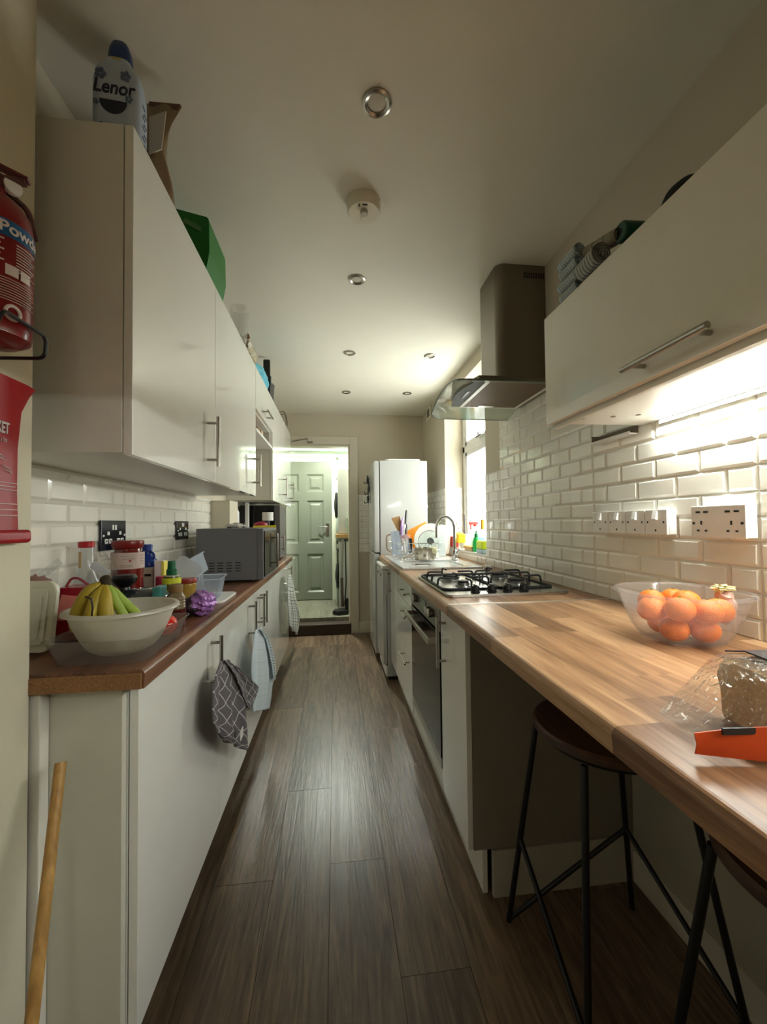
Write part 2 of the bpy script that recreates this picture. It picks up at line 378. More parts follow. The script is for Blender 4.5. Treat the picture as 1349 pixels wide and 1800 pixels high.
tiles('wall_far_tiles', YF, 'Y', DX1+.086, XR-.01, .872, 1.498, .3, .898, -1, wf)
wl = bpy.data.objects['wall_left']
tiles('wall_left_tiles', XL, 'X', YN, 4.2, .905, 1.345, .92, .898, 1, wl)
# window
win = thing('window_1', '', '', (XR+.18, 3.03, WZ0)); del win['label']; del win['category']; win['kind'] = 'structure'
UPVC = mat('white window frame', (236, 236, 232), .3)
x0, x1 = XR+.165, XR+.225
bm = new(); t = .055
box(bm, x0, x1, WY0, WY0+t, WZ0+.02, WZ1, bev=.004); box(bm, x0, x1, WY1-t, WY1, WZ0+.02, WZ1, bev=.004); box(bm, x0, x1, WY0, WY1, WZ0+.02, WZ0+.075, bev=.004)
box(bm, x0, x1, WY0, WY1, WZ1-t, WZ1, bev=.004); box(bm, x0, x1, WY0, WY1, 1.80, 1.86, bev=.004)
obj('window_frame', bm, UPVC, win, smooth=True)
for za, zb in ((WZ0+.075, 1.80), (1.86, WZ1-t)):
    bm = new(); t2 = .035; ya, yb = WY0+t, WY1-t; xa, xb = x0+.008, x0+.04
    box(bm, xa, xb, ya, ya+t2, za, zb, bev=.003); box(bm, xa, xb, yb-t2, yb, za, zb, bev=.003); box(bm, xa, xb, ya, yb, za, za+t2, bev=.003); box(bm, xa, xb, ya, yb, zb-t2, zb, bev=.003)
    s = obj('window_sash', bm, UPVC, win, smooth=True)
    obj('pane', box(new(), x0+.022, x0+.026, ya+t2, yb-t2, za+t2, zb-t2), GLASS, s)
bm = new(); box(bm, x0-.03, x0, 2.98, 3.10, 1.855, 1.872, bev=.003); box(bm, x0-.035, x0+.0, 3.02, 3.05, 1.868, 1.895, bev=.003); obj('window_catch', bm, CHROME, win, smooth=True)
obj('sill', box(new(), XR-.005, x0+.01, WY0, WY1, WZ0, WZ0+.02, bev=.004), mat('sill gloss', (225, 224, 218), .25), win, smooth=True)

# ------------------------------------------------------------------ utility room behind the doorway
Y1 = 5.62; ZF = .15
struct('floor_utility', planks(new(), -1.3, .98, YF+.12, Y1+.02, .18, 1.2, ZF-.03, ZF, 0), UTILF)
struct('floor_utility_slab', box(new(), -1.45, .98, YF+.12, Y1+.1, -.05, ZF-.031), mat('concrete', (120, 118, 110), .9))
UW = mat('utility wall paint', (205, 216, 200), .8)
struct('wall_utility_left', box(new(), -1.4, -1.3, YF+.12, Y1, 0, 2.45), UW)
struct('wall_utility_right', box(new(), .72, .82, YF+.12, Y1, 0, 2.45), UW)
struct('wall_utility_far', box(new(), -1.4, .82, Y1, Y1+.1, 0, 2.45), UW)
struct('ceiling_utility', box(new(), -1.4, .82, YF+.12, Y1+.1, 2.35, 2.45), UW)
struct('trim_3', box(new(), -1.3, .72, Y1-.12, Y1, 2.17, 2.35), UW)
dd = thing('door_1', '', '', (-.43, Y1-.04, ZF)); del dd['label']; del dd['category']; dd['kind'] = 'structure'
dx0, dx1, dz1 = -.83, -.045, 2.03
bm = new()
xs = [(dx0+.11, dx0+.34), (dx1-.34, dx1-.11)]; zs = [(.26, .78), (.92, 1.50), (1.62, 1.86)]
cols = [dx0, xs[0][0], xs[0][1], xs[1][0], xs[1][1], dx1]; rows = [ZF+.01, zs[0][0], zs[0][1], zs[1][0], zs[1][1], zs[2][0], zs[2][1], dz1]
for i in range(5):
    for j in range(7):
        if i in (1, 3) and j in (1, 3, 5): continue
        box(bm, cols[i], cols[i+1], Y1-.045, Y1-.005, rows[j], rows[j+1])
for xa, xb in xs:
    for za, zb in zs:
        b = .02; loft(bm, [[(x, y, z) for x, z in ((xa+o, za+o), (xb-o, za+o), (xb-o, zb-o), (xa+o, zb-o))] for o, y in ((0, Y1-.045), (b, Y1-.028), (b*2, Y1-.028), (b*3.2, Y1-.04))], cap1=True)
obj('door_leaf', bm, GREYD, dd)
bm = new(); box(bm, dx0-.06, dx0, Y1-.055, Y1, ZF, dz1+.06); box(bm, dx1, dx1+.06, Y1-.055, Y1, ZF, dz1+.06); box(bm, dx0, dx1, Y1-.055, Y1, dz1, dz1+.06); box(bm, dx0-.1, dx1+.1, Y1-.075, Y1, dz1+.06, dz1+.085); obj('door_frame', bm, mat('door frame cream', (206, 208, 186), .4), dd)
bm = new(); hx = dx1-.06; box(bm, hx-.022, hx+.022, Y1-.055, Y1-.045, 1.02, 1.19, bev=.003); tube(bm, bend([(hx, Y1-.05, 1.14), (hx, Y1-.095, 1.14), (hx-.11, Y1-.095, 1.14)], .015), .008); obj('door_handle', bm, CHROME, dd, smooth=True)
# kitchen door: opened back against the utility side, its edge and handle show left of the opening
kd = thing('door_2', '', '', (-.50, YF+.16, ZF)); del kd['label']; del kd['category']; kd['kind'] = 'structure'
M = Matrix.Translation((-.575, YF+.13, 0)) @ Matrix.Rotation(math.radians(12), 4, 'Z')
obj('door_leaf', box(new(), 0, .04, 0, .74, .16, 2.0, bev=.003, M=M), mat('pale door edge', (170, 172, 156), .4), kd, smooth=True)
bm = new(); b2 = new(); tube(b2, bend([(.04, .67, 1.03), (.085, .67, 1.03), (.085, .56, 1.03)], .015), .008); cyl(b2, (.04, .67, 1.03), .024, .006, M=Matrix.Rotation(PI/2, 4, 'Y')); merge(bm, b2, M); obj('door_handle', bm, CHROME, kd, smooth=True)
# door closer arm on the architrave
t = thing('door_closer', 'thin metal door closer arm at the top left of the doorway frame', 'door closer', (-.2, YF-.05, DZ+.03))
a, b, c = at(513, 776, Y=YF-.06), at(541, 771, Y=YF-.06), at(545, 777, Y=YF-.03)
obj('arm', tube(new(), [a, b, c], .006), HSTEEL, t, smooth=True)
obj('bracket', box(new(), c.x-.02, c.x+.03, YF-.04, YF-.02, c.z-.012, c.z+.008, bev=.002), HSTEEL, t, smooth=True)
# ceiling lamp of the utility room
t = thing('ceiling_light', 'round lit ceiling light in the utility room behind the doorway', 'ceiling light', (-.02, 4.95, 2.35))
obj('base', cyl(new(), (-.02, 4.95, 2.325), .15, .025), WPL, t, smooth=True)
l = bpy.data.lights.new('utility_bulb', 'AREA'); l.shape = 'DISK'; l.size = .16; l.energy = UTIL_W; l.color = (.93, 1, .9)
o = bpy.data.objects.new('utility_bulb', l); COL.objects.link(o); o.location = (0, 0, -.07); o.parent = t
obj('diffuser', lathe(new(), [(.14, 0), (.13, -.025), (.09, -.04), (0, -.045)], (-.02, 4.95, 2.325)), mat('lit diffuser', (255, 255, 250), .5, emit=(.95, 1, .92), estr=4), t, smooth=True)
t = thing('ceiling_light', 'added round fill light on the unseen ceiling behind the camera', 'ceiling light', (.2, -1.7, HC))
obj('base', cyl(new(), (.2, -1.7, HC-.03), .14, .03), WPL, t, smooth=True)
l = bpy.data.lights.new('added_fill_light', 'AREA'); l.shape = 'DISK'; l.size = .3; l.energy = 1.2; l.color = (1, .92, .8)  # unseen fixture added behind the camera to brighten the near end
o = bpy.data.objects.new('added_fill_light', l); COL.objects.link(o); o.location = (0, 0, -.08); o.parent = t
# washer, dryer, shelf
def washer(nm, label, z0, z1, X0, X1, Ya, Yb, black):
    t = thing(nm, label, 'appliance', ((X0+X1)/2, (Ya+Yb)/2, z0))
    obj('cabinet', box(new(), X0, X1, Ya, Yb, z0, z1, bev=.012), WGL, t, smooth=True)
    yc, zc = (Ya+Yb)/2, z0+(z1-z0)*.45; Rm = Matrix.Rotation(-PI/2, 4, 'Y')
    obj('door_ring', lathe(new(), [(.155, 0), (.17, .012), (.16, .03), (.13, .036), (.12, .02)], (X0, yc, zc), 40, Rm), WGL if not black else BLACK, t, smooth=True)
    obj('door_glass', lathe(new(), [(.125, .02), (.11, .035), (.05, .045), (0, .047)], (X0, yc, zc), 40, Rm), BLKG, t, smooth=True)
    obj('control_knob', cyl(new(), (X0, yc, z1-.08), .03, .02, M=Rm, bev=.003), WPL, t, smooth=True)
    obj('display', box(new(), X0-.003, X0+.005, Ya+.05, Ya+.2, z1-.11, z1-.06), BLKG, t)
    return t
washer('tumble_dryer', 'white tumble dryer with dark round door on the utility shelf', 1.06, 1.86, .03, .60, 4.95, 5.52, True)
washer('washing_machine', 'white washing machine with dark round door under the utility shelf', ZF, .97, .04, .62, 4.93, 5.53, True)
t = obj('shelf_board', prism(new(), rrect(-.0, .715, 4.86, 5.60, .09), 1.01, 1.055, 'Z'), wood('utility shelf wood', (120, 88, 50), (170, 132, 84), (190, 150, 100), .5), smooth=True); tag(t, 'rounded wooden shelf board between the tumble dryer and the washing machine', 'shelf')
t = thing('laundry_basin', 'pale grey plastic basin on top of the tumble dryer', 'basin', (.3, 5.2, 1.862))
obj('tub', lathe(new(), [(0, .004), (.19, .004), (.24, .15), (.255, .15), (.255, .158), (.235, .156), (.185, .012), (0, .012)], (.30, 5.22, 1.86)), mat('grey basin plastic', (190, 205, 200), .4), t, smooth=True)
t = thing('detergent_box', 'small detergent carton with white and purple panels on the utility shelf', 'box', (.2, 4.9, 1.056))
obj('carton', box(new(), .135, .30, 4.875, 4.935, 1.056, 1.25, bev=.004), mat('carton green', (150, 168, 150), .6), t, smooth=True)
obj('label_panel', box(new(), .16, .29, 4.873, 4.876, 1.13, 1.22), mat('carton white', (232, 232, 230), .6), t); obj('label_panel', box(new(), .16, .29, 4.8725, 4.876, 1.06, 1.11), mat('carton purple', (140, 100, 140), .6), t)
t = thing('stick_vacuum', 'black and silver stick vacuum cleaner standing in the utility room', 'vacuum cleaner', (.10, 4.72, ZF))
obj('wand', tube(new(), [(.085, 4.80, 1.0), (.07, 4.78, .55)], .014), mat('silver tube', (150, 148, 146), .3, 1), t, smooth=True)
obj('handle_tube', tube(new(), [(.115, 4.80, 1.0), (.12, 4.77, .5), (.10, 4.74, .24)], .008), BLACK, t, smooth=True)
obj('wand', tube(new(), [(.07, 4.78, .55), (.075, 4.75, .22)], .018), mat('bronze tube', (96, 84, 78), .4, .6), t, smooth=True)
obj('floor_head', prism(new(), [(-.04, 4.66), (.03, 4.60), (.14, 4.64), (.15, 4.76), (.05, 4.80), (-.02, 4.76)], ZF+.001, ZF+.045, 'Z', bev=.008), BLACK, t, smooth=True)
obj('motor_body', box(new(), .10, .145, 4.70, 4.78, .20, .32, bev=.012), BLACK, t, smooth=True)

# ------------------------------------------------------------------ cabinets
def bar_handle(parent, p, q, out, r=.006, name='handle'):
    """bar between p and q standing off along 'out' from the door face"""
    p, q, out = Vector(p), Vector(q), Vector(out); bm = new(); d = (q-p); e = d.normalized()*.0
    tube(bm, [p+out, q+out], r, 12)
    for k in (.13, .87): s = p+d*k; tube(bm, [s, s+out], r*.8, 8)
    return obj(name, bm, HSTEEL, parent, smooth=True)
XB = -.41     # left base door face
def base_left(ya, yb, hy, label, first=False):
    t = thing('base_cabinet', label, 'cabinet', ((XL+XB)/2, (ya+yb)/2, 0), 'base cabinets on the left side')
    bx('body', t, CARC, XL+.012, XB-.020, ya+.001, yb-.001, .15, .870)
    d = bx('door', t, GLOSSW, XB-.018, XB, ya+.0025, yb-.0025, .152, .862, bev=.0015)
    bx('plinth', t, CARC, -.49, -.475, ya, yb, 0, .148)
    if hy: bar_handle(d, (XB, hy, .655), (XB, hy, .825), (.033, 0, 0))
    return t
L = 'white base cabinet, left side, '
base_left(.905, 1.49, 1.40, L+'nearest one, the grey checked towel hangs on it')
base_left(1.49, 2.07, 1.985, L+'second from the front, the pale blue towel hangs on it')
base_left(2.07, 2.24, 2.20, L+'the narrow one right after the pale blue towel')
base_left(2.24, 2.86, 2.285, L+'with its handle beside the narrow one')
base_left(2.86, 3.62, 3.55, L+'last one, thin checked towel hangs on it')
t = thing('end_panel', 'white end panel closing the left base cabinets behind the wooden stick', 'panel', (-.5, .895, 0), None)
bx('panel', t, mat('end panel white', (205, 203, 186), .42), -.585, XB-.022, .886, .904, 0, .870)
bx('corner_strip', t, CARC, -.588, -.565, .858, .885, 0, .871, bev=.004)
# left worktop
def worktop(name, label, x0, x1, y0, y1, front, m, z0=.872, z1=.91, widths=(.045, .06, .09), off=0, seed=1):
    rnd = random.Random(seed); bm = new(); x = x0
    rows = []
    while x < x1-.001:
        wd = rnd.choice(widths); b = min(x+wd, x1)
        if x1-b < .03: b = x1
        rows.append((x, b)); x = b
    for a, b in rows:
        y = y0-rnd.random()*.5
        fr = (front == 1 and b == x1) or (front == -1 and a == x0)
        while y < y1:
            ln = rnd.uniform(.28, .62); c, d = max(y, y0), min(y+ln, y1); y += ln
            if d-c < .004: continue
            if not fr: box(bm, a, b, c, d, z0, z1)
            else:
                r = .012; s = 1 if front == 1 else -1; e = b if s == 1 else a; i = a if s == 1 else b
                pf = [(i, z0), (e-s*.002, z0)]+[(e-s*r+s*r*math.cos(k*PI/10), z1-r+r*math.sin(k*PI/10)) for k in range(6)]+[(i, z1)]
                prism(bm, pf, c, d, 'Y')
    o = obj(name, bm, m); tag(o, label, 'worktop'); return o
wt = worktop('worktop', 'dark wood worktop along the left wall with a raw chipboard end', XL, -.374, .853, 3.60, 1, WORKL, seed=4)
E2 = bx('worktop_end', None, CHIP, XL, -.380, .848, .8535, .873, .903); 
E2.parent = wt; E2.location = Vector(E2['_w'])-Vector(wt['_w'])
# left wall cabinets
XU = -.43
def wall_left(ya, yb, za, zb, hy, label, hz=(1.39, 1.56)):
    t = thing('wall_cabinet', label, 'cabinet', ((XL+XU)/2, (ya+yb)/2, za), 'wall cabinets on the left side')
    bm = new()
    for a in ((XL, XU-.02, ya, ya+.018, za, zb), (XL, XU-.02, yb-.018, yb, za, zb), (XL, XU-.02, ya+.018, yb-.018, za, za+.018), (XL, XU-.02, ya+.018, yb-.018, zb-.018, zb), (XL, XL+.006, ya+.018, yb-.018, za+.018, zb-.018)): box(bm, *a)
    obj('body', bm, CARC, t)
    d = bx('door', t, GLOSSW, XU-.018, XU, ya+.002, yb-.002, za-.004, zb+.002, bev=.0015)
    if hy: bar_handle(d, (XU, hy, hz[0]), (XU, hy, hz[1]), (.035, 0, 0))
    return t
Lw = 'white wall cabinet, left side, '
ZB, ZT = 1.348, 2.062
wall_left(.915, 1.52, ZB, ZT, 1.43, Lw+'nearest one, the fabric softener bottle stands on it')
w2 = wall_left(1.52, 2.275, ZB, ZT, 2.205, Lw+'second from the front, beside the open shelf')
w3 = wall_left(2.88, 3.48, 1.358, ZT, 3.42, Lw+'third full-height one, beyond the open shelf', (1.41, 1.58))
w4 = wall_left(3.48, 4.02, 1.358, ZT, 3.93, Lw+'last full-height one, beside the doorway', (1.41, 1.58))
t = thing('bridging_cabinet', 'short white flap cabinet with open shelf between the tall left wall cabinets', 'cabinet', (-.59, 2.58, 1.71))
bm = new(); ya, yb = 2.277, 2.878
for a in ((XL, XU-.02, ya, ya+.016, 1.71, ZT), (XL, XU-.02, yb-.016, yb, 1.71, ZT), (XL, XU-.02, ya+.016, yb-.016, 1.825, 1.841), (XL, XU-.02, ya+.016, yb-.016, ZT-.018, ZT), (XL, XL+.006, ya+.016, yb-.016, 1.726, ZT-.018)): box(bm, *a)
obj('body', bm, CARC, t); bx('shelf', t, WPL, XL, XU, ya+.016, yb-.016, 1.71, 1.726, bev=.001)
d = bx('flap_door', t, GLOSSW, XU-.018, XU, ya+.002, yb-.002, 1.832, ZT+.002, bev=.0015); bar_handle(d, (XU, 2.46, 1.868), (XU, 2.66, 1.868), (.035, 0, 0))
for (y, hh, wd, m, nm, lb) in ((2.40, .075, .10, mat('orange pack', (214, 78, 28), .5), 'food_packet', 'orange red food packet on the open shelf of the short cabinet'),
                    (2.56, .06, .07, mat('tan pack', (150, 110, 70), .6), 'food_packet', 'brown food packet in the middle of the open shelf'),
                    (2.68, .07, .06, mat('cream pack', (200, 170, 130), .6), 'food_packet', 'cream food packet at the far end of the open shelf')):
    p = thing(nm, lb, 'packet', (-.52, y, 1.7262)); obj('packet', box(new(), -.60, -.465, y-wd/2, y+wd/2, 1.7262, 1.7262+hh, bev=.008, M=None), m, p, smooth=True)
    obj('printed_band', box(new(), -.466, -.4635, y-wd/2+.012, y+wd/2-.012, 1.7262+hh*.3, 1.7262+hh*.7), mat('pack print', (236, 214, 180), .6), p)

# ---- right side base units
XD = .41
def unit(name, label, ya, yb, x0=XD+.02):
    t = thing(name, label, 'cabinet', (.7, (ya+yb)/2, 0)); return t
t = unit('base_cabinet', 'narrow white base cabinet with long handle right of the oven', 1.283, 1.572)
bx('body', t, CARC, XD+.02, XR, 1.284, 1.571, .15, .870)
d = bx('door', t, GLOSSW, XD, XD+.018, 1.268, 1.570, .152, .862, bev=.0015); bar_handle(d, (XD, 1.50, .645), (XD, 1.50, .835), (-.032, 0, 0), r=.0065)
t = thing('end_panel', 'beige grey end panel facing the near bar stool', 'panel', (.7, 1.275, 0))
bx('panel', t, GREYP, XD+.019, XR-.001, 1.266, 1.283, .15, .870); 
bx('plinth_end', t, mat('plinth end', (186, 180, 166), .5), .49, XR-.001, 1.262, 1.278, 0, .146)
t = unit('drawer_unit', 'white gloss three drawer unit left of the oven', 2.18, 2.78)
bx('body', t, CARC, XD+.02, XR, 2.181, 2.779, .15, .870)
for za, zb, hz in ((.722, .862, .785), (.442, .718, .657), (.152, .438, .402)):
    d = bx('drawer', t, GLOSSW, XD, XD+.018, 2.1825, 2.7775, za, zb, bev=.0015); bar_handle(d, (XD, 2.24, hz), (XD, 2.46, hz), (-.032, 0, 0), r=.005)
t = unit('base_cabinet', 'white gloss cabinet under the sink beside the dishwasher', 2.78, 3.05)
bx('body', t, CARC, XD+.02, XR, 2.781, 3.048, .15, .870); d = bx('door', t, GLOSSW, XD, XD+.018, 2.7825, 3.047, .152, .862, bev=.0015); bar_handle(d, (XD, 3.00, .66), (XD, 3.00, .83), (-.032, 0, 0), r=.005)
o = bx('plinth', None, CARC, .462, .478, 1.283, 3.048, 0, .148, bev=.001); tag(o, 'long white plinth under the right hand base units', 'plinth')
# oven
t = thing('oven', 'built-in steel oven with black glass door under the gas hob', 'oven', (.7, 1.875, .15))
ST2 = mat('dull steel', (120, 114, 106), .35, .9)
bx('body', t, ST2, XD+.02, XR, 1.574, 2.178, .15, .866)
cp = bx('control_panel', t, ST2, XD-.002, XD+.019, 1.577, 2.175, .755, .862, bev=.002)
for y in (1.70, 1.745, 2.03, 2.075):
    k = obj('knob', cyl(new(), (XD-.002, y, .805), .019, .022, M=Matrix.Rotation(-PI/2, 4, 'Y'), bev=.003), STEEL, t, smooth=True)
bx('display', t, BLKG, XD-.005, XD-.001, 1.82, 1.94, .785, .83, bev=.001)
d = bx('door', t, BLKG, XD-.004, XD+.019, 1.577, 2.175, .262, .745, bev=.003)
bm = new(); box(bm, .362, .374, 1.60, 2.15, .700, .726, bev=.004); box(bm, .37, XD-.003, 1.60, 1.622, .702, .724, bev=.002); box(bm, .37, XD-.003, 2.128, 2.15, .702, .724, bev=.002)
obj('handle', bm, mat('satin steel', (190, 184, 172), .3, .8), d, smooth=True)
bx('bottom_trim', t, STEEL, XD-.002, XD+.019, 1.577, 2.175, .222, .258, bev=.002)
bx('lower_panel', t, CARC, XD+.002, XD+.019, 1.577, 2.175, .152, .218, bev=.001)
# dishwasher
t = thing('dishwasher', 'slim white dishwasher under the far end of the right worktop', 'dishwasher', (.66, 3.28, 0))
bx('body', t, WGL, .385, XR-.02, 3.055, 3.485, .03, .862, bev=.004)
bx('top', t, WPL, .35, XR-.02, 3.053, 3.487, .838, .864, bev=.006)
d = bx('door', t, WGL, .352, .383, 3.057, 3.483, .12, .83, bev=.006)
for y in (3.17, 3.36): obj('control_knob', cyl(new(), (.352, y, .785), .012, .006, M=Matrix.Rotation(-PI/2, 4, 'Y')), mat('bronze badge', (120, 92, 72), .4), d, smooth=True)
bx('kick_panel', t, WPL, .372, .384, 3.06, 3.48, .03, .112, bev=.002)
bm = new(); 
for y in (3.09, 3.45): cyl(bm, (.40, y, 0), .014, .032)
pieces('foot', bm, BLACK, t)
# fridge freezer
t = thing('fridge_freezer', 'tall white fridge freezer in the far right corner', 'fridge', (.6, 3.8, 0))
bx('cabinet', t, WGL, .388, .812, 3.505, 4.06, .02, 1.735, bev=.006)
for za, zb in ((.93, 1.733), (.06, .918)): 
    d = bx('door', t, WGL, .335, .384, 3.507, 4.058, za, zb, bev=.012)
    bx('door_seal', t, mat('grey seal', (90, 88, 84), .7), .3835, .3885, 3.515, 4.05, za+.01, zb-.01)
bx('badge', t, HSTEEL, .333, .336, 3.60, 3.64, .955, .975)
bm = new()
for x in (.42, .78):
    for y in (3.54, 4.02): cyl(bm, (x, y, 0), .018, .022)
pieces('foot', bm, BLACK, t)
bx('hinge_cap', t, WPL, .812, .826, 3.55, 3.58, 1.32, 1.345, bev=.002)
t = thing('serving_tray', 'thin white tray lying on top of the fridge freezer', 'tray', (.6, 3.75, 1.736))
obj('tray', prism(new(), rrect(.44, .76, 3.52, 3.98, .04), 1.7365, 1.752, 'Z', bev=.003), WPL, t, smooth=True)
for k, (y, z, s) in enumerate(((4.00, 1.62, .09), (3.93, 1.52, .12), (3.97, 1.42, .08))):
    t = thing('fridge_magnet', ('dark hooked magnet highest on the fridge door edge', 'black rounded magnet in the middle of the fridge door', 'small black clip magnet lowest on the fridge door')[k], 'magnet', (.32, y, z))
    obj('magnet', blob(new(), (.322, y, z), (.012, s*.3, s*.5), 2, .25, 4, k), BLACK, t, smooth=True)
    obj('hook', tube(new(), bend([(.318, y, z-s*.3), (.29, y, z-s*.5), (.285, y, z-s*.2)], .01), .004, 8), BLACK, t, smooth=True)
# right worktops
worktop('worktop', 'light wood breakfast bar worktop with the orange bowl on it', .374, XR-.001, -.35, 1.345, -1, WORK, seed=11, widths=(.06, .075, .09))
wr2 = worktop('worktop', 'light wood worktop holding the gas hob and the sink', .374, XR-.001, 1.352, 3.495, -1, WORK, seed=5)
o = bx('joining_strip', None, mat('joint aluminium', (205, 200, 190), .3, .9), .378, XR-.001, 1.3445, 1.3525, .88, .9125, bev=.001); tag(o, 'thin metal strip across the joint of the right worktops', 'trim strip')
# right wall cupboard
XC = .65
t = thing('wall_cupboard', 'long white flap wall cupboard above the lit worktop on the right', 'cupboard', (.82, .4, 1.485))
bx('body', t, CARC, XC+.02, XR-.001, -.35, 1.172, 1.492, 1.812)
fd = bx('flap_door', t, mat('cream gloss flap', (222, 216, 200), .14, coat=.5), XC, XC+.018, -.10, 1.174, 1.487, 1.818, bev=.0015)
bx('light_pelmet', t, CARC, XC+.022, XC+.036, -.35, 1.172, 1.474, 1.492)
h = bar_handle(fd, (XC, .595, 1.516), (XC, .80, 1.516), (-.033, 0, 0), r=.0065)
bm = new(); 
for x in (.725, .80, .86): cyl(bm, (x, 1.05+(.86-x)*.4, 1.490), .007, .0015, 12)
pieces('screw_cap', bm, GREYP, t)
# small wall trunking wedge
t = thing('trunking', 'short white open cable trunking on the tiles under the right cupboard', 'trunking', (.95, 1.30, 1.44))
bm = new(); box(bm, .940, .972, 1.19, 1.385, 1.470, 1.473); box(bm, .940, .9425, 1.19, 1.385, 1.4731, 1.478); obj('channel', bm, WPL, t)
obj('channel_back', box(new(), .9705, .9722, 1.19, 1.385, 1.4731, 1.50), mat('trunk inside', (120, 108, 92), .7), t); obj('end_cap', box(new(), .9426, .9702, 1.382, 1.385, 1.4731, 1.50), mat('trunk inside', (120, 108, 92), .7), t)
# led strip
t = thing('led_strip', 'glowing white led strip light under the right wall cupboard', 'led strip', (.967, .5, 1.479))
bx('tape', t, WPL, .9655, .9715, -.33, 1.10, 1.479, 1.490)
bm = new(); y = -.32
while y < 1.095:
    box(bm, .9630, .9655, y, y+.011, 1.481, 1.488); y += .0167
dl = obj('diode', bm, mat('lit diode', (255, 255, 255), .5, emit=(.93, 1, .96), estr=LED_E), t); dl['kind'] = 'stuff'
ol = area('led_glow', (.949, .385, 1.48), (0, math.radians(20), 0), .012, 1.42, 3.2, (.95, 1, .96)); ol.parent = t; ol.location = Vector((.956, .385, 1.476))-Vector(t['_w'])
# ---- sockets
def plate_right(name, label, y0, y1, z0, z1, kind):
    t = thing(name, label, 'socket', (XR-.01, (y0+y1)/2, z0)); xf = XR-.0075-.028
    bx('back_box', t, WPL, xf+.004, XR-.007, y0, y1, z0, z1, bev=.003); bx('plate', t, WPL, xf-.004, xf+.004, y0, y1, z0, z1, bev=.002)
    yc = (y0+y1)/2; zc = (z0+z1)/2; xx = xf-.0052; bmk = new()
    if kind == 'spur':
        M = Matrix.Translation((xf-.004, yc, zc+.018)) @ Matrix.Rotation(math.radians(14), 4, 'Y')
        obj('rocker', box(new(), -.006, .004, -.009, .009, -.012, .014, bev=.002, M=M), WPL, t, smooth=True)
        for yy, zz in ((yc-.03, zc), (yc+.03, zc), (yc, zc-.024)): box(bmk, xx, xx+.0015, yy-.002, yy+.002, zz-.003, zz+.003)
        pieces('screw', bmk, BLACK, t)
    else:
        for s in (-1, 1):
            c = yc+s*.04
            for d in (-.011, .011): box(bmk, xx, xx+.002, c+d-.006, c+d+.006, zc+.022, zc+.027)
            box(bmk, xx, xx+.002, c+.002-.002, c+.002+.002, zc-.008, zc+.002)
            for d in (-.011, .011): box(bmk, xx, xx+.002, c+d-.003, c+d+.003, zc-.025, zc-.021)
        for s in (-.064, .064): box(bmk, xx, xx+.002, yc+s-.003, yc+s+.003, zc-.007, zc-.001)
        pieces('pin_hole', bmk, BLACK, t)
    return t
ys = [(1.303, 1.388), (1.218, 1.301), (1.136, 1.216), (1.052, 1.134)]
lab = ['farthest from the camera', 'second from the far end', 'third from the far end', 'nearest to the usb double socket']
for (a, b), q in zip(ys, lab): o = plate_right('fused_switch', 'white fused switch in the row of four, '+q, a, b, 1.148, 1.222, 'spur'); o['group'] = 'row of four white switches'; o['category'] = 'switch'
plate_right('double_socket', 'white double socket with usb ports on the right tiles above the orange bowl', .828, .972, 1.146, 1.226, 'usb')
BCH = mat('black nickel', (70, 72, 76), .12, .9)
def plate_left(label, y0, y1, z0, z1):
    t = thing('double_socket', label, 'socket', (XL+.01, (y0+y1)/2, z0)); x = XL+.0075
    bx('plate', t, BCH, x, x+.008, y0, y1, z0, z1, bev=.002); yc = (y0+y1)/2; zc = (z0+z1)/2; a = new(); b = new(); w_ = (y1-y0)/2
    for s in (-1, 1):
        c = yc+s*w_*.48
        for d in (-.012, .012): box(a, x+.008, x+.0095, c+d-.009, c+d+.009, zc-.027, zc-.011, bev=.001); box(b, x+.009, x+.0105, c+d-.0025, c+d+.0025, zc-.021, zc-.015)
        box(a, x+.008, x+.0095, c-.006, c+.006, zc+.001, zc+.012); box(a, x+.008, x+.0095, yc+s*.008-.0055, yc+s*.008+.0055, zc+.017, zc+.034, bev=.001)
        box(a, x+.008, x+.0095, c+s*.028-.004, c+s*.028+.004, zc-.004, zc+.003)
    pieces('insert', a, WPL, t); pieces('pin_hole', b, BLACK, t)
plate_left('mirror black double socket on the left tiles behind the red jar', 1.366, 1.516, 1.112, 1.209)
plate_left('mirror black double socket on the left tiles beside the microwave', 1.975, 2.125, 1.122, 1.210)

# ------------------------------------------------------------------ ceiling fittings
def downlight(x, y, r, label):
    t = thing('downlight', label, 'ceiling light', (x, y, HC-.006), 'recessed ceiling lights')
    obj('bezel', lathe(new(), [(r, HC), (r*.98, HC-.005), (r*.82, HC-.008), (r*.64, HC-.004), (r*.62, HC+.0)], (x, y, 0), 40), HSTEEL, t, smooth=True)
    obj('lamp_face', lathe(new(), [(r*.62, HC-.001), (r*.45, HC-.0025), (0, HC-.003)], (x, y, 0), 32), mat('unlit lamp glass', (205, 200, 186), .25), t, smooth=True); return t
for px, py, r, lb in ((663, 180, .042, 'unlit recessed ceiling light, the largest and nearest'), (628, 491, .041, 'unlit recessed ceiling light just beyond the smoke alarm'),
    (615, 620, .041, 'unlit recessed ceiling light, left one of the middle pair'), (756, 625, .041, 'unlit recessed ceiling light, right one of the middle pair'),
    (609, 689, .041, 'unlit recessed ceiling light, left one of the farthest pair'), (716, 691, .041, 'unlit recessed ceiling light, right one of the farthest pair')):
    p = at(px, py, Z=HC); downlight(p.x, p.y, r, lb)
p = at(640, 365, Z=HC-.02)
t = thing('smoke_alarm', 'round off-white smoke alarm on the ceiling', 'smoke alarm', (p.x, p.y, HC-.045))
CRM = mat('aged white plastic', (224, 216, 196), .45)
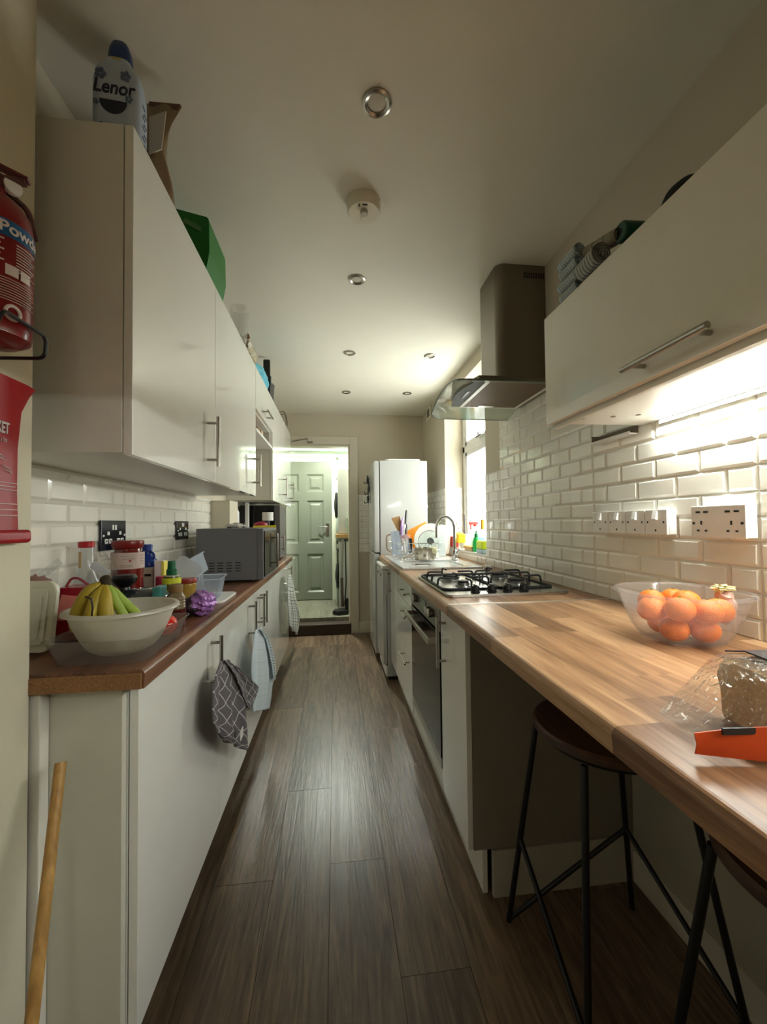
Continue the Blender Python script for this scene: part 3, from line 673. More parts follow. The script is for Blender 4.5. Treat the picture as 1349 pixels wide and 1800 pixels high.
obj('base', lathe(new(), [(.062, HC), (.064, HC-.012), (.062, HC-.034), (.056, HC-.042), (0, HC-.043)], (p.x, p.y, 0), 44), CRM, t, smooth=True)
bm = new(); box(bm, p.x-.010, p.x+.010, p.y-.005, p.y+.03, HC-.046, HC-.042, bev=.001); obj('test_tab', bm, CRM, t, smooth=True)
obj('test_button', cyl(new(), (p.x, p.y-.012, HC-.056), .014, .014, bev=.002), mat('button beige', (190, 182, 164), .5), t, smooth=True)
bm = new(); 
for dx, dy in ((-.02, -.035), (-.02, -.043)): box(bm, p.x+dx-.003, p.x+dx+.003, p.y+dy-.002, p.y+dy+.002, HC-.0435, HC-.042)
box(bm, p.x-.008, p.x+.01, p.y-.046, p.y-.04, HC-.0435, HC-.042); pieces('vent_slot', bm, BLACK, t)
p = at(755, 725, X=XR)
t = thing('wall_vent', 'small square vent high on the right wall before the far corner', 'vent', (XR-.01, p.y, p.z-.07))
bx('vent_frame', t, CRM, XR-.012, XR-.001, p.y-.09, p.y+.09, p.z-.08, p.z+.06, bev=.003); bx('vent_slot', t, mat('vent dark', (110, 104, 92), .7), XR-.0135, XR-.011, p.y-.055, p.y+.055, p.z-.05, p.z+.03)

# ------------------------------------------------------------------ cooker hood
t = thing('cooker_hood', 'steel chimney cooker hood with curved glass canopy over the hob', 'cooker hood', (.8, 1.87, 1.77))
HST = mat('hood steel', (128, 120, 106), .32, .85, bump=.02, bscale=200)
ch = obj('chimney', prism(new(), [(XR-.001, 1.752), (.785, 1.752)]+[(.785-.04*math.sin(k*PI/10), 1.752+.04-.04*math.cos(k*PI/10)) for k in range(1, 6)]+[(.745, 1.96)]+[(.785-.04*math.cos(k*PI/10), 1.96+.04*math.sin(k*PI/10)) for k in range(1, 6)]+[(XR-.001, 2.0)], 1.803, HC-.001, 'Z'), HST, t, smooth=35)
bm = new()
for k in range(9):
    for j in range(2): box(bm, .875+k*.0115, .882+k*.0115, 1.7505, 1.7525, 2.318+j*.014, 2.328+j*.014)
pieces('vent_hole', bm, BLACK, ch)
bm = new(); pf = [(XR-.01, 1.61), (.60, 1.61)]+[(.60-.035*math.sin(k*PI/12), 1.61+.40*k/12) for k in range(13)]+[(XR-.01, 2.01)]
prism(bm, pf, 1.786, 1.802, 'Z'); obj('body', bm, HST, t, smooth=35)
GG = mat('dark grey fascia', (56, 60, 54), .6, .0)
bm = new(); pf = [(.596-.035*math.sin(k*PI/12), 1.615+.39*k/12) for k in range(13)]+[(.65, 2.005), (.65, 1.615)]
prism(bm, pf, 1.7835, 1.7862, 'Z'); fp = obj('fascia', bm, GG, t)
bx('button_strip', t, BLACK, .60, .612, 1.76, 1.86, 1.7815, 1.7836)
bm = new(); x0, x1, y0, y1 = .655, .93, 1.63, 1.995
for a in ((x0-.018, x0, y0-.012, y1+.012), (x1, x1+.015, y0-.012, y1+.012), (x0, x1, y0-.012, y0), (x0, x1, y1, y1+.012)): box(bm, a[0], a[1], a[2], a[3], 1.781, 1.7862)
obj('filter_frame', bm, WPL, t)
fm = mat('brown filter mesh', (112, 92, 72), .55, .5, bump=.6, bscale=500)
fl_ = bx('grease_filter', t, fm, x0, x1, y0, y1, 1.782, 1.7862); bx('filter_latch', t, WPL, .73, .81, 1.965, 1.99, 1.7795, 1.782)
# arched glass
bm = new(); NY = 24; top = []; 
loops = []
for i in range(NY+1):
    y = 1.56+.62*i/NY; z = 1.762+.047*(1-((y-1.87)/.31)**2)
    f = abs((y-1.87)/.31); xf = .495+.03*((y-1.56)/.62)+ (.05*max(0, (f-.85)/.15)**2)
    loops.append([(xf, y, z), (.62, y, z), (.75, y, z), (.975, y, z), (.975, y, z+.006), (.75, y, z+.006), (.62, y, z+.006), (xf, y, z+.006)])
loft(bm, loops, True, True, True)
obj('glass_canopy', bm, film('green glass with painted reflection', (214, 222, 208), .28, .03), t, smooth=True)  # green glass; its mostly opaque pale tint stands in for a reflection
bm = new()
edge = [(L_[0][0], L_[0][1], L_[0][2]+.003) for L_ in loops]; tube(bm, [(.975, edge[0][1], edge[0][2])]+edge+[(.975, edge[-1][1], edge[-1][2])], .0034, 6); obj('glass_edge', bm, mat('glass edge green', (74, 92, 78), .2), t, smooth=True)

# ------------------------------------------------------------------ gas hob
hx0, hx1, hy0, hy1 = .412, .895, 1.465, 2.035; zt = .912
t = thing('gas_hob', 'steel four burner gas hob with black grates set in the right worktop', 'hob', ((hx0+hx1)/2, (hy0+hy1)/2, zt))
obj('plate', prism(new(), rrect(hx0, hx1, hy0, hy1, .018), zt-.001, zt+.009, 'Z', bev=.003), mat('hob steel', (170, 168, 162), .22, 1), t, smooth=True)
for k, x in enumerate((.535, .600, .665, .730)):
    bm = new(); cyl(bm, (x, 1.515, zt+.009), .019, .004, bev=.001); cyl(bm, (x, 1.515, zt+.013), .016, .02, r2=.0145, bev=.002); box(bm, x-.0035, x+.0035, 1.499, 1.531, zt+.03, zt+.038, bev=.001); obj('knob', bm, BLACK, t, smooth=True)
burn = [(.535, 1.86, .042), (.535, 1.665, .026), (.775, 1.88, .036), (.775, 1.68, .038)]
for x, y, r in burn:
    b = obj('burner', lathe(new(), [(r*1.35, zt+.009), (r*1.3, zt+.013), (r, zt+.015), (r, zt+.024), (0, zt+.024)], (x, y, 0), 32), mat('burner alloy', (150, 150, 148), .35, .9), t, smooth=True)
    obj('burner_cap', cyl(new(), (x, y, zt+.0242), r*.88, .008, bev=.002), BLKM, b, smooth=True)
for xa, xb in ((.425, .650), (.658, .885)):
    bm = new(); ya, yb = 1.565, 2.015; zf, zz = zt+.013, zt+.045; r = .0045; xc = (xa+xb)/2
    tube(bm, [Vector((x, y, zf)) for x, y in rrect(xa, xb, ya, yb, .03, 4)], r, 8, closed=True)
    for yc in (1.67, 1.87):
        for x_, s in ((xa, 1), (xb, -1)): tube(bm, bend([(x_, yc, zf), (x_+s*.004, yc, zz), (x_+s*.075, yc, zz)], .012), r, 8)
    for y_, s in ((ya, 1), (yb, -1)): tube(bm, bend([(xc, y_, zf), (xc, y_+s*.004, zz), (xc, y_+s*.07, zz)], .012), r, 8)
    tube(bm, bend([(xa, 1.775, zf), (xa+.004, 1.775, zz), (xb-.004, 1.775, zz), (xb, 1.775, zf)], .012), r, 8); tube(bm, [(xc, 1.73, zz), (xc, 1.82, zz)], r, 8)
    obj('grate', bm, BLKM, t, smooth=True)

# ------------------------------------------------------------------ sink and tap
t = thing('sink', 'white ceramic sink and drainer set in the far right worktop', 'sink', (.64, 2.85, .91))
CER = mat('white ceramic', (226, 226, 222), .12, coat=.5)
sx0, sx1, sy0, sy1 = .395, .885, 2.36, 3.30; bm = new(); zz = .922
bx0, bx1, by0, by1 = .445, .80, 2.42, 2.82
box(bm, sx0, sx1, sy0, by0, .9105, zz, bev=.003); box(bm, sx0, sx1, by1, sy1, .9105, zz, bev=.003); box(bm, sx0, bx0, by0-.004, by1+.004, .9105, zz, bev=.003); box(bm, bx1, sx1, by0-.004, by1+.004, .9105, zz, bev=.003)
obj('rim', bm, CER, t, smooth=True)
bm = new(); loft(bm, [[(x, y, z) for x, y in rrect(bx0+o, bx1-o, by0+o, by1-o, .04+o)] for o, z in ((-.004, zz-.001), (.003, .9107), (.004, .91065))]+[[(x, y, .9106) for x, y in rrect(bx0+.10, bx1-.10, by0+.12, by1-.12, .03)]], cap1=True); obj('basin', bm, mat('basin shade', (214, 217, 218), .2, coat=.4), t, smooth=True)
bm = new()
for k in range(7): box(bm, .47+k*.045, .478+k*.045, 2.90, 3.26, zz, zz+.003, bev=.001)
pieces('drainer_rib', bm, CER, t, smooth=True)
obj('waste_cover', prism(new(), rrect(.50, .62, 2.57, 2.66, .02), .9108, .9155, 'Z', bev=.001), CHROME, t, smooth=True)
t = thing('tap', 'tall chrome swan neck mixer tap behind the sink', 'tap', (.835, 2.78, .922))
bx_, by_ = .835, 2.78
bm = new(); cyl(bm, (bx_, by_, .922), .026, .012, bev=.003); cyl(bm, (bx_, by_, .934), .019, .06, bev=.002); obj('tap_body', bm, CHROME, t, smooth=True)
a0 = Vector((bx_, by_, .98)); dirv = Vector((-.96, .26, 0)).normalized(); rr = .062; pts = [a0, a0+Vector((0, 0, .15))]
for k in range(13): a = PI*k/12; pts.append(a0+Vector((0, 0, .17))+dirv*(rr-rr*math.cos(a))+Vector((0, 0, math.sin(a)*rr*1.25)))
pts.append(a0+dirv*2*rr+Vector((0, 0, .10)))
obj('spout', tube(new(), pts, .0115, 14), CHROME, t, smooth=True)
for s in (-1, 1):
    obj('lever', tube(new(), bend([(bx_, by_, .965), (bx_+.0, by_+s*.045, .965), (bx_+.02, by_+s*.06, 1.0)], .012), .0065, 8), CHROME, t, smooth=True)

# ------------------------------------------------------------------ dishes on the drainer
t = thing('dish_rack', 'chrome wire dish rack on the white drainer full of dishes', 'dish rack', (.60, 3.0, .922))
bm = new(); rx0, rx1, ry0, ry1 = .42, .80, 2.93, 3.27
for z, o in ((.93, .03), (.985, .01), (1.035, 0)): tube(bm, [Vector((x, y, z)) for x, y in rrect(rx0+o, rx1-o, ry0+o, ry1-o, .04, 4)], .0028, 6, closed=True)
for k in range(13):
    x = rx0+.045+k*(rx1-rx0-.09)/12; tube(bm, bend([(x, ry0, 1.035), (x, ry0+.03, .93), (x, ry1-.03, .93), (x, ry1, 1.035)], .02, 3), .0018, 6)
obj('wire_frame', bm, CHROME, t, smooth=True)
def W(px, py, Y): return at(px, py, Y=Y)
RX = lambda a: Matrix.Rotation(math.radians(a), 4, 'X')
RY = lambda a: Matrix.Rotation(math.radians(a), 4, 'Y')
RZ = lambda a: Matrix.Rotation(math.radians(a), 4, 'Z')
c = W(758, 951, 3.09)
plateprof = [(0, 0), (.07, 0), (.085, .006), (.135, .016), (.137, .019), (.085, .011), (.065, .005), (0, .005)]
t = thing('dinner_plate', 'white dinner plate standing behind the glass lid in the dish rack', 'plate', (c.x, c.y, .935)); obj('plate', lathe(new(), plateprof, c, 44, RX(78) @ RZ(0)), CER, t, smooth=True)
c = W(757, 953, 2.995)
t = thing('pan_lid', 'round glass pan lid with steel rim leaning on the white plate', 'lid', (c.x, c.y, .94)); M = RZ(-6) @ RX(68)
obj('glass', lathe(new(), [(.092, 0), (.07, .012), (.03, .02), (0, .021)], c, 40, M), film('lid glass', (190, 205, 196), .6, .05), t, smooth=True)
obj('rim', tube(new(), [c+M.to_3x3() @ Vector((.093*math.cos(a*PI/20), .093*math.sin(a*PI/20), 0)) for a in range(40)], .003, 8, closed=True), CHROME, t, smooth=True)
obj('knob', lathe(new(), [(.026, .018), (.028, .026), (.02, .036), (.012, .034), (0, .036)], c, 28, M), mat('lid knob grey', (84, 90, 88), .3, .6), t, smooth=True)
c = W(748, 980, 2.87)
t = thing('saucepan', 'short steel saucepan lying below the glass lid at the sink edge', 'saucepan', (c.x, c.y, .9225))
obj('pan', lathe(new(), [(0, 0), (.072, 0), (.078, .008), (.08, .08), (.084, .083), (.077, .083), (.074, .01), (0, .01)], (c.x, c.y, .9225), 44), mat('pan steel', (190, 184, 170), .18, 1), t, smooth=True)
obj('handle', tube(new(), bend([(c.x-.075, c.y-.02, .975), (c.x-.12, c.y-.04, .955), (c.x-.17, c.y-.03, .935)], .03), .008, 10), mat('pale handle', (206, 200, 186), .4), t, smooth=True)
obj('scrubber', blob(new(), (c.x+.045, c.y-.055, .99), (.032, .02, .024), 3, .22, 5, 3), mat('cream scrubber', (222, 218, 180), .9, bump=.8, bscale=150), None, smooth=True)
tag(bpy.data.objects['scrubber'], 'crumpled cream scrubber on the saucepan rim', 'scrubber')
c = W(781, 953, 3.20)
t = thing('chopping_board', 'pale pinkish chopping board upright in the dish rack by the tap', 'chopping board', (c.x, c.y, .935)); obj('board', prism(new(), rrect(-.055, .055, -.115, .115, .015), -.004, .004, 'Z', bev=.0015), mat('pale board', (228, 216, 208), .5), t, smooth=True)
bpy.data.objects['board'].matrix_local = Matrix.Translation(Vector((0, 0, .115))) @ RY(6) @ RZ(12) @ RX(90)
bd = bpy.data.objects['board']; bd.data.transform(Matrix.Translation(Vector(bd['_w'])))
c = W(777, 962, 2.955)
t = thing('chopping_board', 'small clear plastic board leaning in front of the pinkish board', 'chopping board', (c.x, c.y, .935)); o = obj('board', prism(new(), rrect(-.028, .028, -.085, .085, .012), -.003, .003, 'Z', bev=.001), film('cloudy plastic', (225, 230, 232), .3, .2), t, smooth=True)
o.data.transform(Matrix.Translation(Vector(o['_w']))); o.matrix_local = Matrix.Translation(Vector((0, 0, .088))) @ RY(-4) @ RZ(8) @ RX(90)
# orange mat, spatula, knives, jug, boxes
a = [W(719, 946, 3.16), W(714, 934, 3.17), W(748, 917, 3.2), W(752, 921, 3.2), W(750, 962, 3.16), W(728, 965, 3.16)]
bm = new(); loft(bm, [[p for p in a], [p+Vector((0, .006, 0)) for p in a]], True, True, True)
o = obj('flexible_cutting_mat', bm, mat('orange plastic', (232, 148, 40), .4)); tag(o, 'orange flexible cutting mat sticking up behind the white plate', 'cutting mat')
def sheet_thing(name, label, cat, pts, th, m, **k):
    bm = new(); loft(bm, [[p for p in pts], [p+Vector((0, th, 0)) for p in pts]], True, True, True); o = obj(name, bm, m); tag(o, label, cat); return o
t = thing('wooden_spatula', 'wooden spatula standing in the dish rack left of the knives', 'spatula', W(706, 960, 3.12))
pts = [W(688, 911, 3.12), W(703, 907, 3.12), W(707, 926, 3.12), W(704, 934, 3.12), W(700, 934, 3.12)]
bm = new(); loft(bm, [pts, [p+Vector((0, .007, 0)) for p in pts]], True, True, True); obj('blade', bm, wood('pale wood', (150, 108, 64), (190, 146, 94), (206, 164, 112), .6, axis='Z'), t)
obj('handle', tube(new(), [W(702, 931, 3.124), W(709, 962, 3.124)], .006, 8), MC['pale wood'], t, smooth=True)
t = thing('peeler', 'lilac handled utensil standing beside the wooden spatula', 'utensil', W(708, 950, 3.11)); obj('handle', tube(new(), [W(709, 909, 3.11), W(707.5, 915, 3.11), W(706, 934, 3.11), W(706, 945, 3.11)], .012, 10, rs=[.006, .012, .017, .008], flat=.5), mat('lilac plastic', (170, 140, 200), .4), t, smooth=True)
for k, (a_, b_, lb) in enumerate(((W(715, 897, 3.14), W(713, 922, 3.13), 'tall black handled knife upright in the dish rack'), (W(715, 922, 3.09), W(714, 945, 3.08), 'shorter black handled knife below the tall one'))):
    t = thing('kitchen_knife', lb, 'knife', b_); obj('handle', tube(new(), [a_, a_*.5+b_*.5, b_], .012, 10, rs=[.009, .013, .010], flat=.6), BLACK, t, smooth=True)
    obj('blade', tube(new(), [b_, b_+Vector((.002, 0, -.05))], .010, 6, flat=.1), CHROME, t, smooth=True)
t = thing('citrus_press', 'small orange plastic utensil below the knives in the dish rack', 'utensil', W(714, 948, 3.06)); obj('press', blob(new(), W(715, 944, 3.06), (.035, .02, .018), 3, .25, 4, 9), mat('orange red plastic', (226, 110, 50), .4), t, smooth=True)
c = W(690, 957, 3.14)
t = thing('glass_jug', 'tall clear jug with handle at the left end of the dish rack', 'jug', (c.x, c.y, .935))
obj('jug', lathe(new(), [(0, .005), (.035, .005), (.042, .19), (.045, .192), (.038, .19), (.032, .01), (0, .01)], (c.x+.03, c.y, .933), 32), CLEARB, t, smooth=True)
obj('handle', tube(new(), bend([(c.x-.01, c.y, 1.10), (c.x-.045, c.y, 1.09), (c.x-.045, c.y, .98), (c.x-.008, c.y, .96)], .02), .006, 8), mat('tan handle', (190, 170, 150), .4), t, smooth=True)
c = W(705, 960, 3.0)
t = thing('food_container', 'upturned clear food container at the front of the dish rack', 'container', (c.x, c.y, .93)); bm = new()
M = Matrix.Translation(c) @ RY(-8) @ RX(80)
loops = [[M @ Vector((x, y, z)) for x, y in rrect(-.055+o, .055-o, -.07+o, .07-o, .015)] for o, z in ((0, .05), (-.006, .05), (-.006, .047), (.0, .046), (.01, 0))]; loft(bm, loops, cap1=True); obj('tub', bm, CLEARB, t, smooth=True)
c = W(722, 958, 3.02)
t = thing('black_utensil', 'black slotted utensil head beside the clear container in the rack', 'utensil', c); obj('head', box(new(), c.x-.02, c.x+.014, c.y-.01, c.y+.01, c.z-.06, c.z+.05, bev=.008), BLACK, t, smooth=True)
# things on the window sill
zs_ = WZ0+.0205
def sill_pos(px, x): p = at(px, 950, X=x); return p
p = at(812, 950, X=1.06)
t = thing('utensil_pot', 'white pot of washing up brushes on the window sill', 'pot', (1.05, p.y, zs_)); obj('pot', lathe(new(), [(0, 0), (.05, 0), (.062, .11), (.065, .112), (.058, .11), (.047, .006), (0, .006)], (1.075, 3.24, zs_), 32), WPL, t, smooth=True)
def brush(a, b, lb, mm):
    t = thing('washing_brush', lb, 'brush', b); obj('handle', tube(new(), [a, b], .0045, 8), mm, t, smooth=True); obj('bristles', blob(new(), b, (.018, .014, .02), 2, .1, 5, 2), mat('grey bristle', (120, 128, 140), .8), t, smooth=True)
brush(at(802, 918, X=1.03), at(811, 938, X=1.04), 'thin grey handled brush leaning left in the white pot', HSTEEL); brush(at(817, 905, X=1.07), at(818, 942, X=1.07), 'upright dark handled brush in the white pot', mat('dark handle', (70, 74, 78), .5))
q = at(809, 945, X=1.0); t = thing('sponge', 'yellow sponge on the rim of the white pot', 'sponge', q); obj('sponge', box(new(), -.03, .03, -.05, .05, -.035, .035, bev=.006, M=Matrix.Translation(q) @ RX(10)), mat('yellow sponge', (240, 205, 50), .9, bump=.5, bscale=200), t, smooth=True)
for px, lb in ((799, 'red mug on the window sill behind the tap'),):
    q = at(px, 950, X=1.01); t = thing('mug', lb, 'mug', (q.x, q.y, zs_)); obj('cup', lathe(new(), [(0, 0), (.036, 0), (.042, .09), (.039, .09), (.034, .006), (0, .006)], (q.x, q.y, zs_), 28), mat('red patterned mug', (200, 70, 62), .35, vary=.4, vscale=60), t, smooth=True)
    obj('handle', tube(new(), bend([(q.x-.03, q.y, zs_+.07), (q.x-.058, q.y-.01, zs_+.065), (q.x-.055, q.y-.01, zs_+.025), (q.x-.03, q.y, zs_+.02)], .015), .005, 8), MC['red patterned mug'], t, smooth=True)
q = at(827, 962, X=1.01); t = thing('scrubbing_brush', 'wooden scrubbing brush lying on the window sill', 'brush', (q.x, q.y, zs_)); obj('block', box(new(), q.x-.03, q.x+.025, q.y-.11, q.y+.08, zs_+.012, zs_+.035, bev=.01), wood('brush wood', (170, 120, 60), (215, 165, 90), (230, 185, 110), .6), t, smooth=True)
obj('bristles', box(new(), q.x-.022, q.x+.018, q.y-.10, q.y+.07, zs_, zs_+.013, bev=.002), mat('cream bristle', (220, 200, 160), .9), t)
q = at(838, 960, X=1.01); t = thing('soap_bottle', 'green washing up liquid bottle on the window sill', 'bottle', (q.x, q.y, zs_)); obj('bottle', lathe(new(), [(0, 0), (.026, 0), (.028, .01), (.028, .07), (.018, .10), (.012, .105), (0, .105)], (q.x, q.y, zs_), 28), mat('green soap', (40, 180, 90), .25), t, smooth=True)
obj('cap', lathe(new(), [(.014, .105), (.013, .125), (.006, .13), (.005, .15), (0, .15)], (q.x, q.y, zs_), 20), mat('dark green cap', (16, 120, 66), .4), t, smooth=True)
q = at(850, 963, X=1.0); t = thing('sponge_packet', 'yellow green packet of sponges at the near end of the sill', 'packet', (q.x, q.y, zs_)); obj('packet', box(new(), q.x-.03, q.x+.02, q.y-.05, q.y+.06, zs_+.03, zs_+.085, bev=.008), mat('lime packet', (214, 236, 40), .4), t, smooth=True); obj('packet_base', box(new(), q.x-.03, q.x+.02, q.y-.05, q.y+.06, zs_, zs_+.029, bev=.006), mat('pale blue print', (170, 200, 216), .4), t, smooth=True)
q = at(836, 935, X=1.07); t = thing('spray_bottle', 'clear spray bottle with red trigger on the window sill', 'bottle', (q.x, q.y, zs_)); obj('bottle', lathe(new(), [(0, 0), (.032, 0), (.034, .01), (.034, .12), (.016, .165), (.014, .18), (0, .18)], (q.x, q.y, zs_), 28), film('greenish spray bottle', (190, 225, 205), .4, .1), t, smooth=True)
bm = new(); box(bm, q.x-.05, q.x+.02, q.y-.01, q.y+.01, zs_+.19, zs_+.215, bev=.005); box(bm, q.x-.04, q.x-.03, q.y-.006, q.y+.006, zs_+.155, zs_+.195, bev=.002); cyl(bm, (q.x, q.y, zs_+.18), .014, .014); obj('trigger', bm, mat('red trigger', (214, 50, 40), .4), t, smooth=True)
q = at(849, 930, X=1.07); t = thing('spray_bottle', 'tall bottle with amber top at the near end of the sill', 'bottle', (q.x, q.y, zs_)); obj('bottle', lathe(new(), [(0, 0), (.03, 0), (.032, .01), (.032, .12), (.014, .16), (0, .16)], (q.x, q.y, zs_), 28), film('aqua spray bottle', (170, 225, 225), .4, .1), t, smooth=True); obj('cap', lathe(new(), [(.014, .16), (.016, .165), (.015, .23), (0, .235)], (q.x, q.y, zs_), 20), mat('amber cap', (226, 170, 60), .4), t, smooth=True)
t = thing('garlic_bulb', 'small white garlic bulb on the worktop at the sink corner', 'garlic', (.90, 2.30, .911)); bm = new()
for k in range(6): blob(bm, (.895+.014*math.cos(k), 2.315+.014*math.sin(k), .923), (.012, .012, .014), 2, .03, 3, k)
obj('bulb', bm, mat('garlic skin', (232, 224, 212), .6), t, smooth=True); obj('stem', tube(new(), [(.895, 2.315, .93), (.89, 2.31, .952)], .004, 8), MC['garlic skin'], t, smooth=True)

# ------------------------------------------------------------------ bar stools
def stool(dx, dy, label):
    cx, cy = .70+dx, .99+dy
    t = thing('bar_stool', label, 'stool', (cx, cy, 0), 'bar stools under the breakfast bar')
    obj('seat', lathe(new(), [(0, .640), (.168, .640), (.176, .646), (.176, .660), (.170, .666), (0, .667)], (cx, cy, 0), 56), wood('dark stool seat', (56, 34, 20), (82, 54, 32), (108, 74, 46), .45, axis='Y'), t, smooth=True)
    obj('seat_ring', tube(new(), [(cx+.150*math.cos(a*PI/20), cy+.150*math.sin(a*PI/20), .632) for a in range(40)], .007, 8, closed=True), BLACK, t, smooth=True)
    r = .0082
    top = [Vector((cx-.130, cy+.110, .632)), Vector((cx-.130, cy-.110, .632)), Vector((cx+.115, cy+.110, .632)), Vector((cx+.115, cy-.110, .632))]
    ft = [Vector((cx-.190, cy+.190, r)), Vector((cx-.185, cy-.185, r)), Vector((cx+.200, cy+.180, r)), Vector((cx+.200, cy-.190, r))]
    P = lambda i, z: top[i]+(ft[i]-top[i])*((.632-z)/(.632-r))
    for i in range(4): obj('leg', tube(new(), [top[i], ft[i]], r, 12), BLACK, t, smooth=True)
    for a, b in ((P(0, .014), P(2, .27)), (P(2, .27), P(3, .09)), (P(0, .27), P(1, .10)), (P(3, .09), P(1, .014))):
        obj('stretcher', tube(new(), [a, b], r*.85, 10), BLACK, t, smooth=True)
    return t
stool(-.008, 0, 'dark wooden bar stool with black wire legs beside the beige grey panel')
stool(.072, -.46, 'dark wooden bar stool with black wire legs nearest the camera at the bar')

# ------------------------------------------------------------------ towels on the left handles
def cloth(name, label, rows, X, m, folds, amp, tilt=0, nu=26, nv=34, ext=None, th=.003):
    """rows: (left px, right px, top/bottom px left, right) down the towel, on the plane X of the cabinet fronts"""
    g = []; rnd = random.Random(name+str(X))
    for j in range(nv+1):
        v = j/nv*(len(rows)-1); k = min(int(v), len(rows)-2); f = v-k; f = f*f*(3-2*f)*.5+f*.5
        a = [rows[k][q]*(1-f)+rows[k+1][q]*f for q in range(4)]
        V = j/nv; row = []
        for i in range(nu+1):
            u = i/nu; px = a[0]*(1-u)+a[1]*u; py = a[2]*(1-u)+a[3]*u
            p = at(px, py, X=X); d = amp*(.35+.65*V)*(math.sin(u*PI*folds+1.1*V)+.35*math.sin(u*PI*folds*2.3+2*V+1))
            row.append(Vector((X+d+.010+tilt*V*u, p.y, p.z)))
        g.append(row)
    bm = bmesh.new(); vs = [[bm.verts.new(p) for p in r] for r in g]; uvl = bm.loops.layers.uv.new('UVMap')
    for j in range(nv):
        for i in range(nu):
            f = bm.faces.new((vs[j][i], vs[j][i+1], vs[j+1][i+1], vs[j+1][i]))
            for lp, (a, b) in zip(f.loops, ((i, j), (i+1, j), (i+1, j+1), (i, j+1))): lp[uvl].uv = (a/nu, b/nv*1.6)
    return bm
CH1 = check('grey checked cloth', (98, 92, 94), (206, 202, 200), 5, 5, .06, diag=True)
t = thing('tea_towel', 'dark grey towel with white diamond check hanging on the nearest cabinet handle', 'towel', at(396, 1240, X=-.37))
rows = [(381, 395, 1163, 1160), (372, 408, 1186, 1184), (366, 420, 1214, 1216), (364, 424, 1244, 1248), (364, 428, 1268, 1284), (370, 429, 1284, 1312), (384, 428, 1299, 1321)]
o = obj('front_fall', cloth('a', '', rows, -.367, CH1, 4.5, .009), CH1, t, smooth=2, solid=.003)
rows = [(386, 396, 1160, 1164), (394, 416, 1170, 1176), (404, 436, 1184, 1196), (414, 448, 1208, 1208), (424, 444, 1236, 1222), (430, 436, 1246, 1240)]
o = obj('rear_fall', cloth('b', '', rows, -.362, CH1, 2.5, .008), CH1, t, smooth=2, solid=.003)
q = at(421, 1288, X=-.34); obj('care_tag', box(new(), q.x+.006, q.x+.009, q.y-.02, q.y+.02, q.z-.02, q.z+.012, bev=.001), mat('tag white', (214, 208, 204), .7), t)
CH2 = check('pale blue cloth', (206, 216, 222), (194, 206, 214), 1, 9, .10)
t = thing('tea_towel', 'pale blue white towel hanging on the second cabinet handle', 'towel', at(457, 1180, X=-.37))
rows = [(445, 456, 1108, 1102), (442, 464, 1122, 1122), (438, 472, 1150, 1150), (436, 477, 1180, 1176), (437, 477, 1212, 1204), (437, 475, 1240, 1226), (438, 472, 1252, 1246)]
obj('front_fall', cloth('c', '', rows, -.367, CH2, 3.5, .008), CH2, t, smooth=2, solid=.003)
CH3 = check('blue patterned hem', (220, 226, 228), (110, 132, 140), 8, 16, .3)
rows = [(452, 456, 1104, 1106), (462, 470, 1122, 1124), (468, 477, 1146, 1148), (473, 481, 1172, 1174), (475, 480, 1190, 1196)]
obj('rear_fall', cloth('d', '', rows, -.358, CH3, 2, .005), CH3, t, smooth=2, solid=.003)
CH4 = check('thin checked cloth', (206, 206, 196), (110, 120, 120), 9, 14, .16)
t = thing('tea_towel', 'white towel with thin blue grey checks hanging by the doorway', 'towel', at(515, 1060, X=-.37))
rows = [(504, 510, 1010, 1009), (503, 514, 1024, 1026), (502, 518, 1046, 1048), (502, 524, 1066, 1068), (503, 527, 1080, 1084), (504, 525, 1098, 1102), (510, 522, 1106, 1116)]
obj('front_fall', cloth('e', '', rows, -.362, CH4, 3.5, .012), CH4, t, smooth=2, solid=.003)

# ------------------------------------------------------------------ wooden stick
a, b = Vector((-.520, .845, .746)), Vector((-.405, .515, .006))
t = obj('wooden_stick', tube(new(), [a, b], .0095, 16), wood('broom wood', (150, 110, 54), (184, 142, 78), (206, 166, 100), .5, axis='Z'), smooth=True); tag(t, 'plain wooden stick leaning on the end panel of the left base cabinets', 'stick')

# ------------------------------------------------------------------ microwave and the far end of the left worktop
MX0, MX1, MY0, MY1, MZ = -.660, -.378, 2.02, 2.44, .922
MG = mat('microwave grey', (112, 112, 114), .4)
t = thing('microwave', 'grey microwave oven with side vents on the left worktop', 'microwave', (-.5, 2.24, .911))
bx('body', t, MG, MX0, MX1, MY0, MY1, MZ, 1.172, bev=.004)
bx('front_frame', t, MG, MX1+.001, MX1+.03, MY0, MY1, MZ, 1.170, bev=.003)
dr = bx('door', t, BLKG, MX1+.0305, MX1+.036, MY0+.012, MY1-.11, MZ+.012, 1.158, bev=.002)
bx('control_panel', t, BLACK, MX1+.0305, MX1+.035, MY1-.105, MY1-.008, MZ+.012, 1.158, bev=.002)
bar_handle(dr, (MX1+.036, MY1-.125, MZ+.03), (MX1+.036, MY1-.125, 1.14), (.02, 0, 0), .005)
vs = new()
for i in range(4):
    for j in range(4):
        x = at(372+i*15.5, 990, Y=MY0).x; z = at(380, 990+j*4.8, Y=MY0).z; box(vs, x-.013, x+.013, MY0-.0006, MY0+.001, z-.0022, z+.0022)
pieces('vent_slot', vs, BLACK, t)
for x in (MX0+.03, MX1-.03):
    for y in (MY0+.04, MY1-.04): obj('foot', cyl(new(), (x, y, .911), .012, .0115), BLACK, t)
t = thing('chopping_board', 'cream board leaning on the wall behind the microwave', 'chopping board', (-.68, 2.78, .911))
M = Matrix.Translation((-.715, 2.77, 1.11)) @ RZ(-52)
